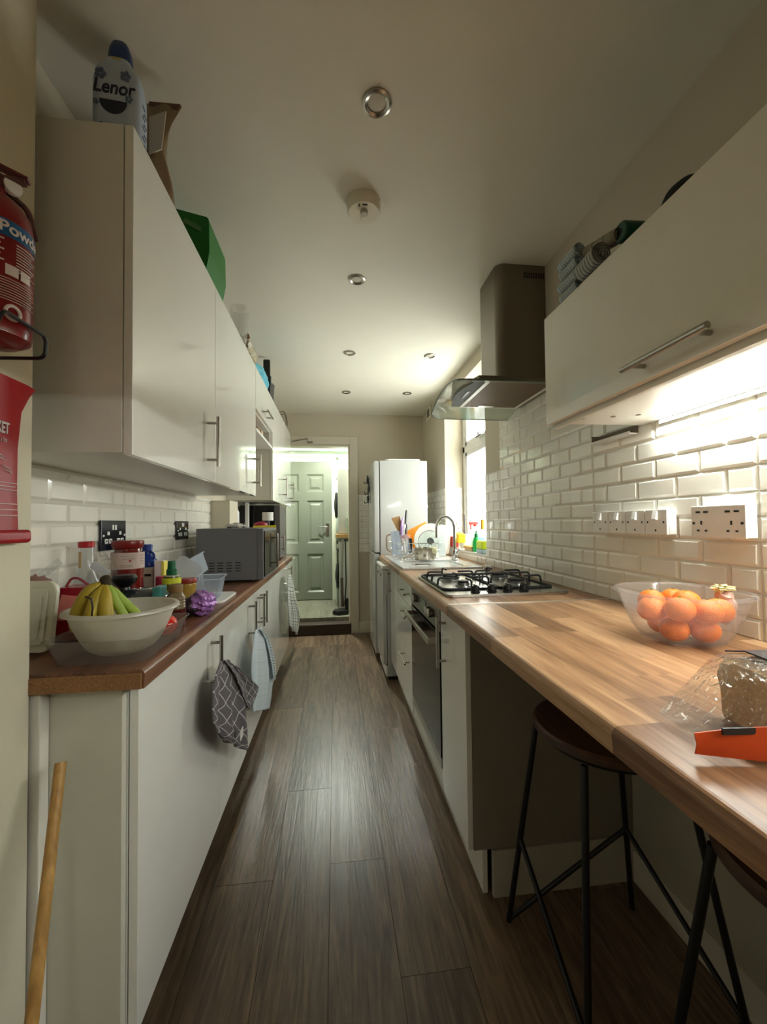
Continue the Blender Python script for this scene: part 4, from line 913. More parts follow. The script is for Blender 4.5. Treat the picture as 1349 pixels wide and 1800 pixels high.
obj('board', prism(new(), rrect(-.02, .10, -.19, .185, .025), -.007, .007, 'Y', bev=.002), WPL, t, smooth=True)
o = bpy.data.objects[t.children[0].name]; o.data.transform(Matrix.Translation(Vector(o['_w']))); o.data.transform(Matrix.Translation(-Vector(o['_w'])) @ Matrix.Translation((-.70, 2.76, 1.105)) @ RZ(62))
c = at(412, 926, Y=2.25); t = obj('folded_cloth', blob(new(), (c.x, c.y, 1.184), (.045, .03, .013), 3, .3, 4, 5), mat('white crumpled cloth', (226, 220, 210), .8), smooth=True); tag(t, 'crumpled white cloth on top of the microwave', 'cloth')
c = at(424, 920, Y=2.35); t = obj('lighter', box(new(), c.x-.02, c.x+.02, c.y-.02, c.y+.02, 1.1735, 1.198, bev=.004), BLACK, smooth=True); tag(t, 'small black box on top of the microwave', 'box')
t = thing('kitchen_scales', 'yellow edged stand behind the microwave', 'stand', (-.43, 2.75, .911))
p0, p1, p2, p3 = at(470, 924, Y=2.72), at(485, 923, Y=2.72), at(489, 985, Y=2.72), at(470, 990, Y=2.72)
t = thing('caution_board', 'yellow folding board with black marks standing behind the microwave', 'board', (p1.x-.05, 2.72, .911))
zb = .912
def quadbox(pts, th): bm = new(); return loft(bm, [[Vector(p) for p in pts], [Vector(p)+Vector((0, th, 0)) for p in pts]], True, True, True)
bpy.data.objects.remove(bpy.data.objects['kitchen_scales'])
YEL = mat('yellow plastic', (228, 212, 40), .45)
obj('board', quadbox([(p0.x-.09, 2.72, p0.z), (p1.x, 2.72, p1.z), (p1.x+.012, 2.72, zb), (p0.x-.10, 2.72, zb)], .008), YEL, t)
for k in range(3): z = zb+.04+k*.045; obj('black_mark', box(new(), p1.x-.035, p1.x-.004, 2.7185, 2.7205, z, z+.022, bev=0), BLACK, t)
t = thing('wine_bottle', 'dark bottle with white label behind the microwave', 'bottle', (-.52, 2.92, .911)); c = at(471, 905, Y=2.92)
obj('bottle', lathe(new(), [(0, 0), (.035, 0), (.037, .006), (.037, .19), (.030, .215), (.014, .25), (.013, .30), (.015, .302), (.015, .31), (0, .31)], (c.x, 2.92, .911), 32), BLKG, t, smooth=True)
lb = at(472, 908, Y=2.885); obj('label_panel', lathe(new(), [(.0374, -.028), (.0376, -.028), (.0376, .030), (.0374, .030)], (c.x, 2.92, lb.z), 32), mat('paper white', (222, 220, 214), .7), t, smooth=True)
t = thing('coffee_tin', 'dark red round tin behind the microwave beside the bottle', 'tin', (-.60, 2.86, .911)); c = at(459, 918, Y=2.84)
obj('tin', cyl(new(), (c.x, 2.84, .911), .045, .265, bev=.003), mat('dark tin', (60, 50, 46), .4), t, smooth=True); obj('lid', lathe(new(), [(.047, .266), (.048, .27), (.046, .285), (.02, .296), (0, .298)], (c.x, 2.84, .911), 32), mat('crimson lid', (140, 24, 48), .4), t, smooth=True)
t = thing('compact_oven', 'black boxed appliance under the last left wall cabinet', 'appliance', (-.58, 3.4, .911))
bx('body', t, BLKG, XL+.02, -.468, 3.20, 3.585, .925, 1.335, bev=.004)
bx('side_frame', t, mat('appliance grey', (96, 92, 90), .4), -.4675, -.425, 3.20, 3.585, .925, 1.335, bev=.003)
bar_handle(t, (-.425, 3.26, .98), (-.425, 3.26, 1.10), (.022, 0, 0), .005)
for y in (3.24, 3.54):
    for x in (-.70, -.47): obj('foot', cyl(new(), (x, y, .911), .012, .014), BLACK, t)
t = obj('white_post', box(new(), -.665, -.640, 3.10, 3.125, .911, 1.352, bev=.003), WPL, smooth=True); tag(t, 'thin white upright post under the wall cabinet beside the black appliance', 'post')

# ------------------------------------------------------------------ things on the left worktop
WZ = .9108
t = thing('clear_tray', 'long clear plastic tray under the milky bowl at the worktop end', 'tray', (-.48, .99, WZ))
def tray(x0, x1, y0, y1, z0, z1, fl, rad, m, th=.002):
    bm = new(); L_ = []
    for o, z in ((0, z0+th), (0, z0), (-fl, z1), (-fl-.004, z1), (-fl-.004, z1-th), (-fl+th*.5, z1-.004), (th, z0+th)):
        L_.append([(x, y, z) for x, y in rrect(x0+o, x1-o, y0+o, y1-o, rad)])
    loft(bm, L_[1:6]+[L_[6]], True, False, True); b2 = new(); loft(b2, [L_[1]], True) if False else None
    return bm
bm = tray(-.565, -.392, .885, 1.10, WZ, WZ+.052, .014, .025, None); obj('tray', bm, film('smoky clear plastic', (200, 192, 184), .88, .04), t, smooth=True)
BC = (-.478, .985)
def bowl(t, c, z, r0, r1, h, m, th=.003):
    pr = [(0, 0), (r0*.9, 0), (r0, .003)]
    for k in range(1, 10): f = k/9; pr.append((r0+(r1-r0)*(f**.75), .003+(h-.003)*f**1.25))
    pr += [(r1+.008, h+.001), (r1+.009, h-.003), (r1+.006, h+.003), (r1-.001, h+.004)]
    for k in range(8, 0, -1): f = k/9; pr.append((r0+(r1-r0)*(f**.75)-th, .003+(h-.003)*f**1.25+th*.4))
    pr += [(r0*.9, th+.001), (0, th+.001)]
    return obj('bowl', lathe(new(), pr, (c[0], c[1], z), 64), m, t, smooth=70)
t = thing('fruit_bowl', 'large milky white plastic bowl holding bananas in the clear tray', 'bowl', (BC[0], BC[1], WZ+.003)); bowl(t, BC, WZ+.0025, .055, .106, .094, MILK)
# bananas
st = at(186, 1024, Y=.965)
t = thing('banana_bunch', 'bunch of yellow green bananas in the milky bowl', 'bananas', (st.x, st.y, .95))
BY = mat('banana yellow', (168, 146, 40), .5, vary=.12, vscale=30); BG = mat('banana green', (142, 164, 54), .5, vary=.1, vscale=30)
def banana(tip, mid, m, r=.019):
    a = st+Vector((0, 0, .0)); a = Vector(a); pts = []; rs = []
    for k in range(15):
        f = k/14; p = a*(1-f)**2+Vector(mid)*2*f*(1-f)+Vector(tip)*f*f; pts.append(p)
        rs.append(r*(.30+.64*min(1, f/.3)**1.3)*(1 if f < .8 else 1-.55*((f-.8)/.2)**2))
    obj('banana', tube(new(), pts, r, 9, rs=rs), m, t, smooth=50)
zt_ = .965
banana((-.560, .950, zt_), at(138, 1038, Y=.94), BY, .0155); banana((-.520, .930, zt_), at(160, 1060, Y=.925), BY, .0145); banana((-.480, .935, zt_), at(180, 1062, Y=.93), BY, .0155); banana((-.452, .965, zt_), at(196, 1050, Y=.955), BG, .0105); banana((-.428, .99, zt_), at(206, 1050, Y=.98), BG, .011)
obj('stem', blob(new(), (st.x, st.y, st.z+.001), (.012, .012, .016), 2, .12, 4, 2), mat('banana stem', (58, 42, 22), .8), t, smooth=True)
obj('twist_tie', tube(new(), [at(150, 1049, Y=.915), at(161, 1053, Y=.908), at(163, 1068, Y=.905), at(161, 1086, Y=.905)], .0018, 6), BLACK, t, smooth=True)
c = at(289, 1099, Y=1.065); t = thing('tomato', 'shiny red tomato behind the milky bowl in the clear tray', 'tomato', (c.x, c.y, WZ+.004)); obj('fruit', blob(new(), (c.x, c.y, WZ+.034), (.031, .031, .027), 3, .03, 3, 1), mat('tomato red', (200, 38, 24), .15, coat=.4), t, smooth=True); obj('stem', blob(new(), (c.x, c.y, WZ+.061), (.008, .008, .003), 1, .2, 5), mat('stem green', (70, 110, 40), .7), t, smooth=True)
# cream tub lid
t = thing('tub_lid', 'cream rounded plastic tub lid standing on its edge by the near wall', 'lid', (-.67, 1.03, WZ))
M = Matrix.Translation((-.668, .985, .995)) @ RZ(-8) @ RX(-7)
for nm, o, d0, d1 in (('rim', 0, -.006, .006), ('panel', .014, -.009, -.006), ('centre_panel', .026, -.0115, -.009)):
    b2 = prism(new(), rrect(-.056+o, .054-o, -.078+o, .076-o, .024-o*.5), d0, d1, 'Y', bev=.0015); bmesh.ops.transform(b2, matrix=M, verts=b2.verts); obj(nm, b2, mat('cream plastic', (224, 220, 200), .35), t, smooth=True)
# clear tub with nuts, film bag
t = thing('food_tub', 'clear tub with red and brown dried food behind the cream lid', 'tub', (-.70, 1.16, WZ)); bm = new()
loft(bm, [[(x, y, z) for x, y in rrect(-.735+o, -.665-o, 1.008+o, 1.078-o, .015)] for o, z in ((.004, WZ), (0, 1.09), (-.004, 1.09))], cap0=True); obj('tub', bm, CLEAR, t, smooth=True)
obj('contents', blob(new(), (-.700, 1.043, 1.052), (.029, .031, .024), 3, .18, 9, 4), mat('dried food mix', (130, 62, 44), .7, vary=.6, vscale=90), t, smooth=True); obj('contents', blob(new(), (-.700, 1.043, .97), (.029, .031, .055), 2, .05, 4, 4), mat('dried food pale', (206, 196, 150), .7, vary=.3, vscale=90), t, smooth=True)
t = obj('plastic_bag', blob(new(), (-.690, 1.300, 1.03), (.036, .034, .078), 4, .16, 5, 11), BAG, smooth=True); tag(t, 'crumpled clear plastic bag by the tiles behind the cream lid', 'bag')
t = thing('container_lid', 'clear rectangular container lid leaning left of the red capped bottle', 'lid', (-.66, 1.09, .99)); b2 = box(new(), -.03, .03, -.003, .003, -.009, .009, bev=.002); bmesh.ops.transform(b2, matrix=Matrix.Translation(at(88, 1000, Y=1.085)) @ RY(-38), verts=b2.verts); obj('lid', b2, CLEAR, t, smooth=True)
# bottle with red cap
c = at(152, 960, Y=1.215); t = thing('glass_bottle', 'clear glass bottle with red screw cap against the left tiles', 'bottle', (c.x, c.y, WZ))
hh = c.z-WZ
obj('bottle', lathe(new(), [(0, 0), (.036, 0), (.039, .008), (.038, .10), (.034, .125), (.0185, .16), (.0175, hh), (.015, hh), (.015, .162), (.031, .12), (.035, .01), (0, .006)], (c.x, c.y, WZ), 36), CLEAR, t, smooth=True)
obj('cap', cyl(new(), (c.x, c.y, WZ+hh-.004), .0195, .017, bev=.002), mat('cap red', (176, 22, 30), .35), t, smooth=True)
q = at(142, 985, Y=1.17); obj('hanging_tag', box(new(), q.x-.005, q.x+.002, q.y-.001, q.y+.001, q.z-.02, q.z+.022), mat('kraft tag', (176, 150, 110), .8), t)
# red box
t = thing('red_container', 'translucent red plastic box with carrying handle behind the bananas', 'container', (-.60, 1.07, WZ)); RED = mat('red plastic', (150, 14, 34), .25); 
b2 = new(); M = Matrix.Translation((-.645, 1.112, WZ+.002)) @ RZ(3)
loft(b2, [[(x, y, z) for x, y in rrect(-.066+o, .072-o*.3, -.03, .03, .012)] for o, z in ((-.004, 0), (.004, .05), (.02, .10), (.034, .128))], cap0=True, cap1=True); bmesh.ops.transform(b2, matrix=M, verts=b2.verts); obj('box', b2, RED, t, smooth=True)
b2 = prism(new(), [(-.038, .05), (.040, .05), (.036, .104), (-.022, .112)], -.0335, -.0305, 'Y'); bmesh.ops.transform(b2, matrix=M, verts=b2.verts); obj('window_panel', b2, mat('pink window', (224, 128, 122), .3), t)
b2 = tube(new(), bend([(-.03, 0, .126), (-.018, 0, .148), (-.002, 0, .148), (.028, 0, .124)], .012), .0032, 8); bmesh.ops.transform(b2, matrix=M, verts=b2.verts); obj('handle', b2, mat('dull red', (140, 50, 60), .4), t, smooth=True)
t = thing('container_lid', 'clear lid leaning between the red capped bottle and the bananas', 'lid', at(176, 1003, Y=1.20)); b2 = box(new(), -.026, .026, -.004, .004, -.011, .011, bev=.003); bmesh.ops.transform(b2, matrix=Matrix.Translation(at(176, 1001, Y=1.185)) @ RY(35), verts=b2.verts); obj('lid', b2, film('pale plastic lid', (220, 222, 224), .35, .1), t, smooth=True)
# red sauce jar
JY = 1.375; c = at(225, 950, Y=JY); jt = c.z-WZ; jr = .0455
t = thing('sauce_jar', 'tall jar of red sauce with dark red lid and pale label', 'jar', (c.x, JY, WZ))
obj('jar', lathe(new(), [(0, 0), (jr*.92, 0), (jr, .008), (jr, jt-.052), (jr*.82, jt-.034), (jr*.80, jt-.022), (0, jt-.022)], (c.x, JY, WZ), 44), mat('red sauce', (112, 22, 18), .12, coat=.6), t, smooth=True)
obj('lid', lathe(new(), [(jr*.86, jt-.026), (jr*.97, jt-.018), (jr*.99, jt-.004), (jr*.93, jt), (0, jt)], (c.x, JY, WZ), 44), mat('dark red lid', (120, 24, 20), .3), t, smooth=True)
z1 = at(225, 972, Y=JY-jr).z-WZ; z0 = at(225, 1001, Y=JY-jr).z-WZ
lab_ = obj('label_panel', lathe(new(), [(jr+.0003, z0), (jr+.0008, z0), (jr+.0008, z1), (jr+.0003, z1)], (c.x, JY, WZ), 44), mat('jar label', (196, 176, 166), .6), t, smooth=True)
def on_cyl(cx, cy, r, th0, z0_): return lambda x, y, d: (cx+(r+.0006+d)*math.cos(th0+x/r), cy+(r+.0006+d)*math.sin(th0+x/r), z0_+y)
tc_ = math.atan2(-JY, -c.x)+.12
obj('tomato_mark', blob(new(), (c.x+(jr+.001)*math.cos(tc_), JY+(jr+.001)*math.sin(tc_), WZ+(z0+z1)/2), (.004, .002, .003), 2, 0), mat('tomato print', (170, 36, 30), .5), lab_, smooth=True)
bm = new()
for k, (zz_, a0, a1) in enumerate(((.80, -.55, .25), (.62, -.5, .3), (.25, -.6, .1), (.14, -.6, .2), (.8, .7, 1.1), (.6, .7, 1.1), (.45, .7, 1.05), (.3, .7, 1.1))):
    z = WZ+z0+(z1-z0)*zz_; tube(bm, [(c.x+(jr+.0009)*math.cos(tc_+a0+(a1-a0)*q/8), JY+(jr+.0009)*math.sin(tc_+a0+(a1-a0)*q/8), z) for q in range(9)], .0007, 4)
pieces('print_line', bm, mat('label print', (110, 84, 78), .7), lab_)
# black pot
PY = 1.235; c = at(243, 1040, Y=PY); t = thing('saucepan', 'dark pot with glass lid and big black knob behind the bowl', 'saucepan', (c.x, PY, WZ)); pr_ = .083
DK = mat('dark enamel', (28, 36, 38), .25)
obj('pot', lathe(new(), [(0, 0), (pr_*.9, 0), (pr_*.97, .008), (pr_, .075), (pr_+.004, .078), (pr_-.003, .078), (0, .074)], (c.x, PY, WZ), 48), DK, t, smooth=True)
obj('lid', lathe(new(), [(pr_+.003, .079), (pr_+.002, .084), (pr_*.8, .092), (pr_*.4, .101), (0, .103)], (c.x, PY, WZ), 48), mat('lid dark glass', (44, 52, 54), .08, coat=.5), t, smooth=True)
obj('lid_rim', tube(new(), [(c.x+(pr_+.003)*math.cos(a*PI/24), PY+(pr_+.003)*math.sin(a*PI/24), WZ+.081) for a in range(48)], .0028, 6, closed=True), CHROME, t, smooth=True)
kx = at(219, 1010, Y=PY-.01).x; obj('knob', lathe(new(), [(.016, .098), (.014, .108), (.030, .122), (.033, .134), (.028, .142), (0, .144)], (kx, PY-.01, WZ), 32), BLACK, t, smooth=True)
q = at(277, 1040, Y=PY-.05); obj('handle', box(new(), q.x-.010, q.x+.012, q.y-.012, q.y+.035, q.z-.016, q.z+.014, bev=.003), mat('teal handle', (60, 128, 122), .35), t, smooth=True)
# beige tub with blue bottle
TY = 1.53; c = at(262, 1008, Y=TY); t = thing('beige_tub', 'beige square tub under the blue bottle by the tiles', 'tub', (c.x, TY, WZ)); zt2 = at(262, 996, Y=TY).z
obj('tub', box(new(), c.x-.036, c.x+.030, TY-.035, TY+.035, WZ, zt2, bev=.005), mat('beige tub', (190, 178, 160), .5), t, smooth=True); obj('logo_mark', box(new(), c.x-.012, c.x+.022, TY-.0365, TY-.035, zt2-.03, zt2-.022), BLACK, t)
t = thing('blue_bottle', 'blue plastic bottle with side handle standing on the beige tub', 'bottle', (c.x, TY, zt2)); BLU = mat('deep blue plastic', (22, 52, 130), .3); hb = at(257, 957, Y=TY).z-zt2
obj('bottle', lathe(new(), [(0, 0), (.032, 0), (.034, .005), (.032, .022), (.018, .038), (.0155, hb*.62), (.017, hb*.95), (.015, hb), (0, hb)], (c.x-.006, TY, zt2+.0005), 32), BLU, t, smooth=True)
obj('handle', tube(new(), bend([(c.x+.006, TY-.012, zt2+hb*.7), (c.x+.022, TY-.012, zt2+hb*.58), (c.x+.022, TY-.012, zt2+.03), (c.x+.010, TY-.012, zt2+.022)], .01), .0042, 8), BLU, t, smooth=True)
c = at(283, 1000, Y=1.50); t = thing('spice_packet', 'white and yellow packet right of the beige tub', 'packet', (c.x, 1.50, WZ)); obj('packet', box(new(), c.x-.017, c.x+.015, 1.485, 1.515, WZ, at(283, 985, Y=1.5).z, bev=.004), mat('packet white', (236, 226, 222), .5), t, smooth=True); obj('yellow_band', box(new(), c.x+.008, c.x+.0165, 1.4835, 1.516, WZ+.045, at(283, 986, Y=1.5).z), mat('packet yellow', (236, 220, 96), .5), t)
c = at(282, 1019, Y=1.42); t = obj('pink_tin', cyl(new(), (c.x, 1.42, WZ), .014, at(282, 1013, Y=1.42).z-WZ, bev=.002), mat('pink tin', (190, 60, 92), .4), smooth=True); tag(t, 'slim pink tin between the pot and the green capped bottle', 'tin')
# green capped bottle
GY = 1.36; c = at(302, 1040, Y=GY); t = thing('oil_bottle', 'bottle with dark green cap and lime neck label', 'bottle', (c.x, GY, WZ)); zc = lambda y: at(302, y, Y=GY).z-WZ
obj('bottle', lathe(new(), [(0, 0), (.027, 0), (.029, .006), (.029, zc(1030)), (.027, zc(1024)), (.0235, zc(1012)), (0, zc(1012))], (c.x, GY, WZ), 32), mat('olive bottle', (84, 88, 30), .2), t, smooth=True)
obj('neck_label', lathe(new(), [(.0275, zc(1025)), (.0275, zc(1016)), (.0255, zc(1015))], (c.x, GY, WZ), 32), mat('lime label', (200, 206, 40), .5), t, smooth=True)
obj('collar', lathe(new(), [(.024, zc(1016)), (.023, zc(1011)), (0, zc(1011))], (c.x, GY, WZ), 32), mat('cream collar', (216, 206, 184), .5), t, smooth=True)
obj('cap', lathe(new(), [(.0155, zc(1010)), (.0155, zc(1001)), (.0125, zc(1000)), (.0115, zc(986)), (0, zc(985.5))], (c.x, GY, WZ), 28), mat('deep green cap', (8, 92, 56), .35), t, smooth=True)
# ribbed sauce bottle
SY = 1.20; c = at(309, 1060, Y=SY); t = thing('sauce_bottle', 'ribbed sauce bottle with brown cap right of the milky bowl', 'bottle', (c.x, SY, WZ)); zc = lambda y: at(309, y, Y=SY).z-WZ
pr = [(0, 0), (.021, 0), (.024, .004)]; n_ = 9
for k in range(n_): z = .006+k*(zc(1048)-.008)/n_; dz = (zc(1048)-.008)/n_; pr += [(.0245, z), (.0262, z+dz*.5), (.0245, z+dz*.95)]
pr += [(.021, zc(1045)), (.0165, zc(1040)), (0, zc(1040))]
obj('bottle', lathe(new(), pr, (c.x, SY, WZ), 32), mat('ribbed amber glass', (120, 104, 76), .1, coat=.6), t, smooth=80)
obj('sauce_level', lathe(new(), [(.0268, .003), (.0270, .003), (.0270, .048), (.0268, .048)], (c.x, SY, WZ), 32), mat('dark red sauce', (74, 24, 20), .15), t, smooth=True)
obj('cap', lathe(new(), [(.0185, zc(1040)), (.0185, zc(1029)), (.017, zc(1027)), (0, zc(1027))], (c.x, SY, WZ), 28), mat('brown cap', (120, 92, 50), .5), t, smooth=True)
# honey jar
HY = 1.50; c = at(330, 1035, Y=HY); t = thing('mustard_jar', 'small jar of yellow relish with dark red lid', 'jar', (c.x, HY, WZ)); zc = lambda y: at(330, y, Y=HY).z-WZ
obj('jar', lathe(new(), [(0, 0), (.026, 0), (.029, .006), (.029, zc(1028)), (.025, zc(1024)), (0, zc(1024))], (c.x, HY, WZ), 32), mat('yellow relish', (172, 140, 62), .15, coat=.6, vary=.3, vscale=80), t, smooth=True)
obj('lid', lathe(new(), [(.030, zc(1024)), (.031, zc(1020)), (.029, zc(1016.5)), (0, zc(1016))], (c.x, HY, WZ), 32), mat('brick red lid', (150, 52, 40), .35), t, smooth=True)
# purple packet
c = at(348, 1075, Y=1.33); t = thing('snack_packet', 'crumpled shiny purple foil packet near the worktop edge', 'packet', (c.x, 1.33, WZ))
obj('foil', blob(new(), (c.x+.010, 1.335, WZ+.036), (.040, .05, .038), 4, .10, 6, 21), mat('purple foil', (162, 112, 180), .22, .35, bump=1.0, bscale=90), t, smooth=True)
obj('dark_panel', blob(new(), (c.x-.016, 1.312, WZ+.030), (.032, .034, .030), 3, .06, 5, 8), mat('dark foil', (34, 18, 26), .3), t, smooth=True)
# clear containers
def tub(name, label, c, a, b, h, m, rot=None, cat='container', z=WZ, rad=.02, fl=.012):
    t = thing(name, label, cat, (c[0], c[1], z)); M = Matrix.Translation((c[0], c[1], z)) @ (rot if rot is not None else Matrix.Identity(4)); b2 = new()
    loft(b2, [[(x, y, zz) for x, y in rrect(-a+o, a-o, -b+o, b-o, rad)] for o, zz in ((fl, 0), (0, h), (-.005, h), (-.005, h-.004))], cap0=True); bmesh.ops.transform(b2, matrix=M, verts=b2.verts)
    obj('tub', b2, m, t, smooth=True)
    b3 = tube(new(), [(x, y, h) for x, y in rrect(-a-.004, a+.004, -b-.004, b+.004, rad)], .0022, 6, closed=True); bmesh.ops.transform(b3, matrix=M, verts=b3.verts); obj('rim', b3, film('rim plastic', (225, 232, 240), .2, .1), t, smooth=True); return t
c = at(370, 1050, X=-.455)
t = obj('container_lid', prism(new(), rrect(-.535, -.398, 1.50, 1.72, .03), WZ, WZ+.008, 'Z', bev=.002), WPL, smooth=True); tag(t, 'white plastic lid lying under the small clear container', 'lid')
tub('food_container', 'small bluish clear food container on the white lid', (-.475, 1.60), .050, .075, .075, CLEARB, RZ(6), z=WZ+.0085)
M1 = RY(-28) @ RX(6)
tub('food_container', 'large clear food container tilted beside the tiles', (-.600, 1.735), .085, .10, .075, film('large clear tub', (214, 224, 236), .5, .1), M1, z=WZ+.05)
b2 = prism(new(), rrect(-.05, .05, -.045, .045, .02), -.003, .003, 'Z', bev=.001); M = Matrix.Translation(at(326, 1002, Y=1.60)) @ RY(36) @ RX(50); bmesh.ops.transform(b2, matrix=M, verts=b2.verts)
t = obj('container_lid', b2, film('frosted lid', (226, 230, 230), .5, .2), smooth=True); tag(t, 'frosted flat lid leaning in front of the tilted container', 'lid')

# ------------------------------------------------------------------ on top of the left wall cabinets
ZC_ = ZT+.0025
bc = at(211, 150, Y=1.01); t = thing('softener_bottle', 'pale blue fabric softener bottle with dark blue cap on the left cabinets', 'bottle', (bc.x, 1.01, ZC_))
M = Matrix.Translation((bc.x+.002, 1.01, ZC_)) @ RZ(5) @ Matrix.Diagonal((.9, .95, .97, 1))
b2 = new(); Ls = []
for hw, hd, z, ox in ((.050, .034, 0, 0), (.056, .040, .008, 0), (.057, .041, .12, 0), (.056, .040, .17, 0), (.052, .036, .195, 0), (.040, .030, .215, 0), (.030, .026, .225, 0), (.029, .025, .232, 0)):
    Ls.append([(x+ox, y, z) for x, y in rrect(-hw, hw, -hd, hd, min(hd, hw)*.62)])
loft(b2, Ls, True, True, True); bmesh.ops.transform(b2, matrix=M, verts=b2.verts); bt_ = obj('bottle', b2, mat('softener plastic', (176, 190, 208), .3, vary=.12, vscale=25), t, smooth=60)
b2 = loft(new(), [[(x, y, z) for x, y in rrect(-h, h, -h*.85, h*.85, h*.7)] for h, z in ((.0275, .2325), (.0285, .236), (.026, .265), (.019, .285), (.008, .291))], True, True, True); bmesh.ops.transform(b2, matrix=M, verts=b2.verts); obj('cap', b2, mat('dark blue cap', (10, 52, 110), .35), t, smooth=60)
b2 = loft(new(), [[(x, y, z) for x, y in rrect(-h, h, -h*.87, h*.87, h*.7)] for h, z in ((.030, .226), (.0296, .232))], True, True, True); bmesh.ops.transform(b2, matrix=M, verts=b2.verts); obj('neck_band', b2, mat('pale yellow band', (200, 186, 110), .5), t, smooth=60)
fn = lambda x, y, d: M @ Vector((x+.16*y, -.0415-d, .125+y*1.15))
obj('lettering', text_bm('Lenor', .040, fn, .0008), mat('dark navy print', (24, 30, 52), .5), bt_)
def flower(cx, cz, r, m):
    bm = new()
    for k in range(5):
        a = k*2*PI/5; L1 = [(cx+math.cos(a)*r*.6+math.cos(q*PI/5)*r*.38, cz+math.sin(a)*r*.6+math.sin(q*PI/5)*r*.38) for q in range(10)]
        prism(bm, L1, -.0422, -.0412, 'Y')
    bmesh.ops.transform(bm, matrix=M, verts=bm.verts); obj('flower_print', bm, m, bt_)
NB = mat('grey blue print', (92, 106, 134), .5); BB = mat('blue print', (40, 84, 160), .5); DN = MC['dark navy print']
flower(-.030, .170, .014, NB); flower(.028, .172, .014, NB); flower(.036, .118, .010, NB); flower(-.03, .04, .013, BB); flower(.0, .034, .014, BB); flower(.030, .040, .013, BB); flower(-.04, .10, .007, NB)
bm = prism(new(), [(.032*math.cos(a), .108+.032*math.sin(a)) for a in [PI+k*PI/12 for k in range(13)]], -.0424, -.0412, 'Y'); bmesh.ops.transform(bm, matrix=M, verts=bm.verts); obj('badge_print', bm, DN, bt_)
bm = new(); 
for k in range(9): box(bm, .0572, .0582, -.012+(k % 2)*.01, .004+(k % 2)*.01, .03+k*.013, .034+k*.013)
bmesh.ops.transform(bm, matrix=M, verts=bm.verts); pieces('side_print', bm, NB, bt_)
CARD = mat('brown cardboard', (112, 72, 42), .8)
t = thing('cardboard_box', 'brown cardboard box behind the softener bottle on the left cabinets', 'box', (-.62, 1.28, ZC_)); obj('box', box(new(), -.715, -.575, 1.18, 1.42, ZC_, ZC_+.19, bev=.002), CARD, t, smooth=True); obj('tape', box(new(), -.66, -.63, 1.1785, 1.1805, ZC_+.01, ZC_+.188), mat('parcel tape', (150, 110, 66), .3), t)
# bag of rice: crumpled clear bag with a printed label
t = thing('food_bag', 'clear crinkled food bag with printed label beside the softener bottle', 'bag', (-.50, 1.16, ZC_))
b2 = new(); Ls = []
for k in range(13):
    f = k/12; z = ZC_+.002+.285*f; w_ = .052*(1-.25*math.sin(f*PI))+.022*(f > .8)*(f-.8)/.2; d_ = .034*(1-f)**.6+.002
    Ls.append([(-.492+.004*math.sin(7*f)+(w_+.004*math.sin(a*3+f*9))*math.cos(a), 1.16+(d_+.003*math.sin(a*5+f*7))*math.sin(a)-.01*f, z) for a in [q*2*PI/28 for q in range(28)]])
loft(b2, Ls, True, True, True); obj('bag', b2, mat('foil bag tan', (150, 128, 96), .22, .1, bump=1, bscale=40, vary=.35, vscale=14), t, smooth=True)
obj('printed_label', quadbox([at(262, 205, Y=1.118), at(292, 195, Y=1.118), at(284, 262, Y=1.118), at(262, 270, Y=1.118)], .003), mat('bag label', (190, 182, 166), .5), t)
obj('top_seal', quadbox([at(262, 178, Y=1.146), at(317, 183, Y=1.146), at(311, 192, Y=1.146), at(262, 186, Y=1.146)], .008), mat('seal brown', (100, 66, 42), .5), t)
# green box
t = thing('green_box', 'bright green carton on the left cabinets', 'box', (-.53, 1.52, ZC_))
p0, p1, p2 = at(300, 348, Y=1.46), at(367, 381, Y=1.46), at(366, 446, Y=1.46)
b2 = new(); yy = .22; pts = [(p0.x-.05, p0.z-.02), (p1.x-.004, p1.z), (p1.x, p1.z-.012), (p2.x+.004, p2.z+.01), (p2.x-.012, ZC_+.001), (p0.x-.05, ZC_+.001)]
prism(b2, pts, 1.46, 1.46+yy, 'Y', bev=.003); obj('carton', b2, mat('bright green card', (18, 118, 34), .4, vary=.1), t, smooth=True)
obj('clear_window', quadbox([at(325, 382, Y=1.457), at(354, 399, Y=1.457), at(354, 408, Y=1.457), at(322, 390, Y=1.457)], .003), mat('window strip green', (96, 150, 92), .2), t)
t = thing('plastic_cup', 'clear upright plastic cup on the left cabinets beyond the green carton', 'cup', (-.47, 2.0, ZC_)); c = at(432, 570, Y=1.98)
obj('cup', lathe(new(), [(0, 0), (.032, 0), (.045, .16), (.047, .16), (.044, .157), (.031, .004), (0, .004)], (c.x-.028, 1.98, ZC_), 32), film('cup plastic', (236, 236, 232), .86, .08), t, smooth=True)
t = thing('beige_bag', 'crumpled beige bag on the left cabinets before the blue bag', 'bag', (-.5, 2.3, ZC_)); obj('bag', blob(new(), (-.492, 2.27, ZC_+.072), (.058, .14, .068), 4, .13, 5, 31), mat('beige film bag', (176, 166, 138), .35, bump=.8, bscale=40), t, smooth=True); obj('brown_knot', blob(new(), (-.455, 2.18, ZC_+.118), (.014, .02, .012), 2, .25, 5, 3), CARD, t, smooth=True)
t = thing('blue_bag', 'turquoise blue bag on the left cabinets beside the black case', 'bag', (-.5, 2.7, ZC_)); obj('bag', blob(new(), (-.497, 2.68, ZC_+.075), (.060, .22, .070), 4, .10, 5, 15), mat('turquoise bag', (92, 176, 196), .4, bump=.6, bscale=30), t, smooth=True)
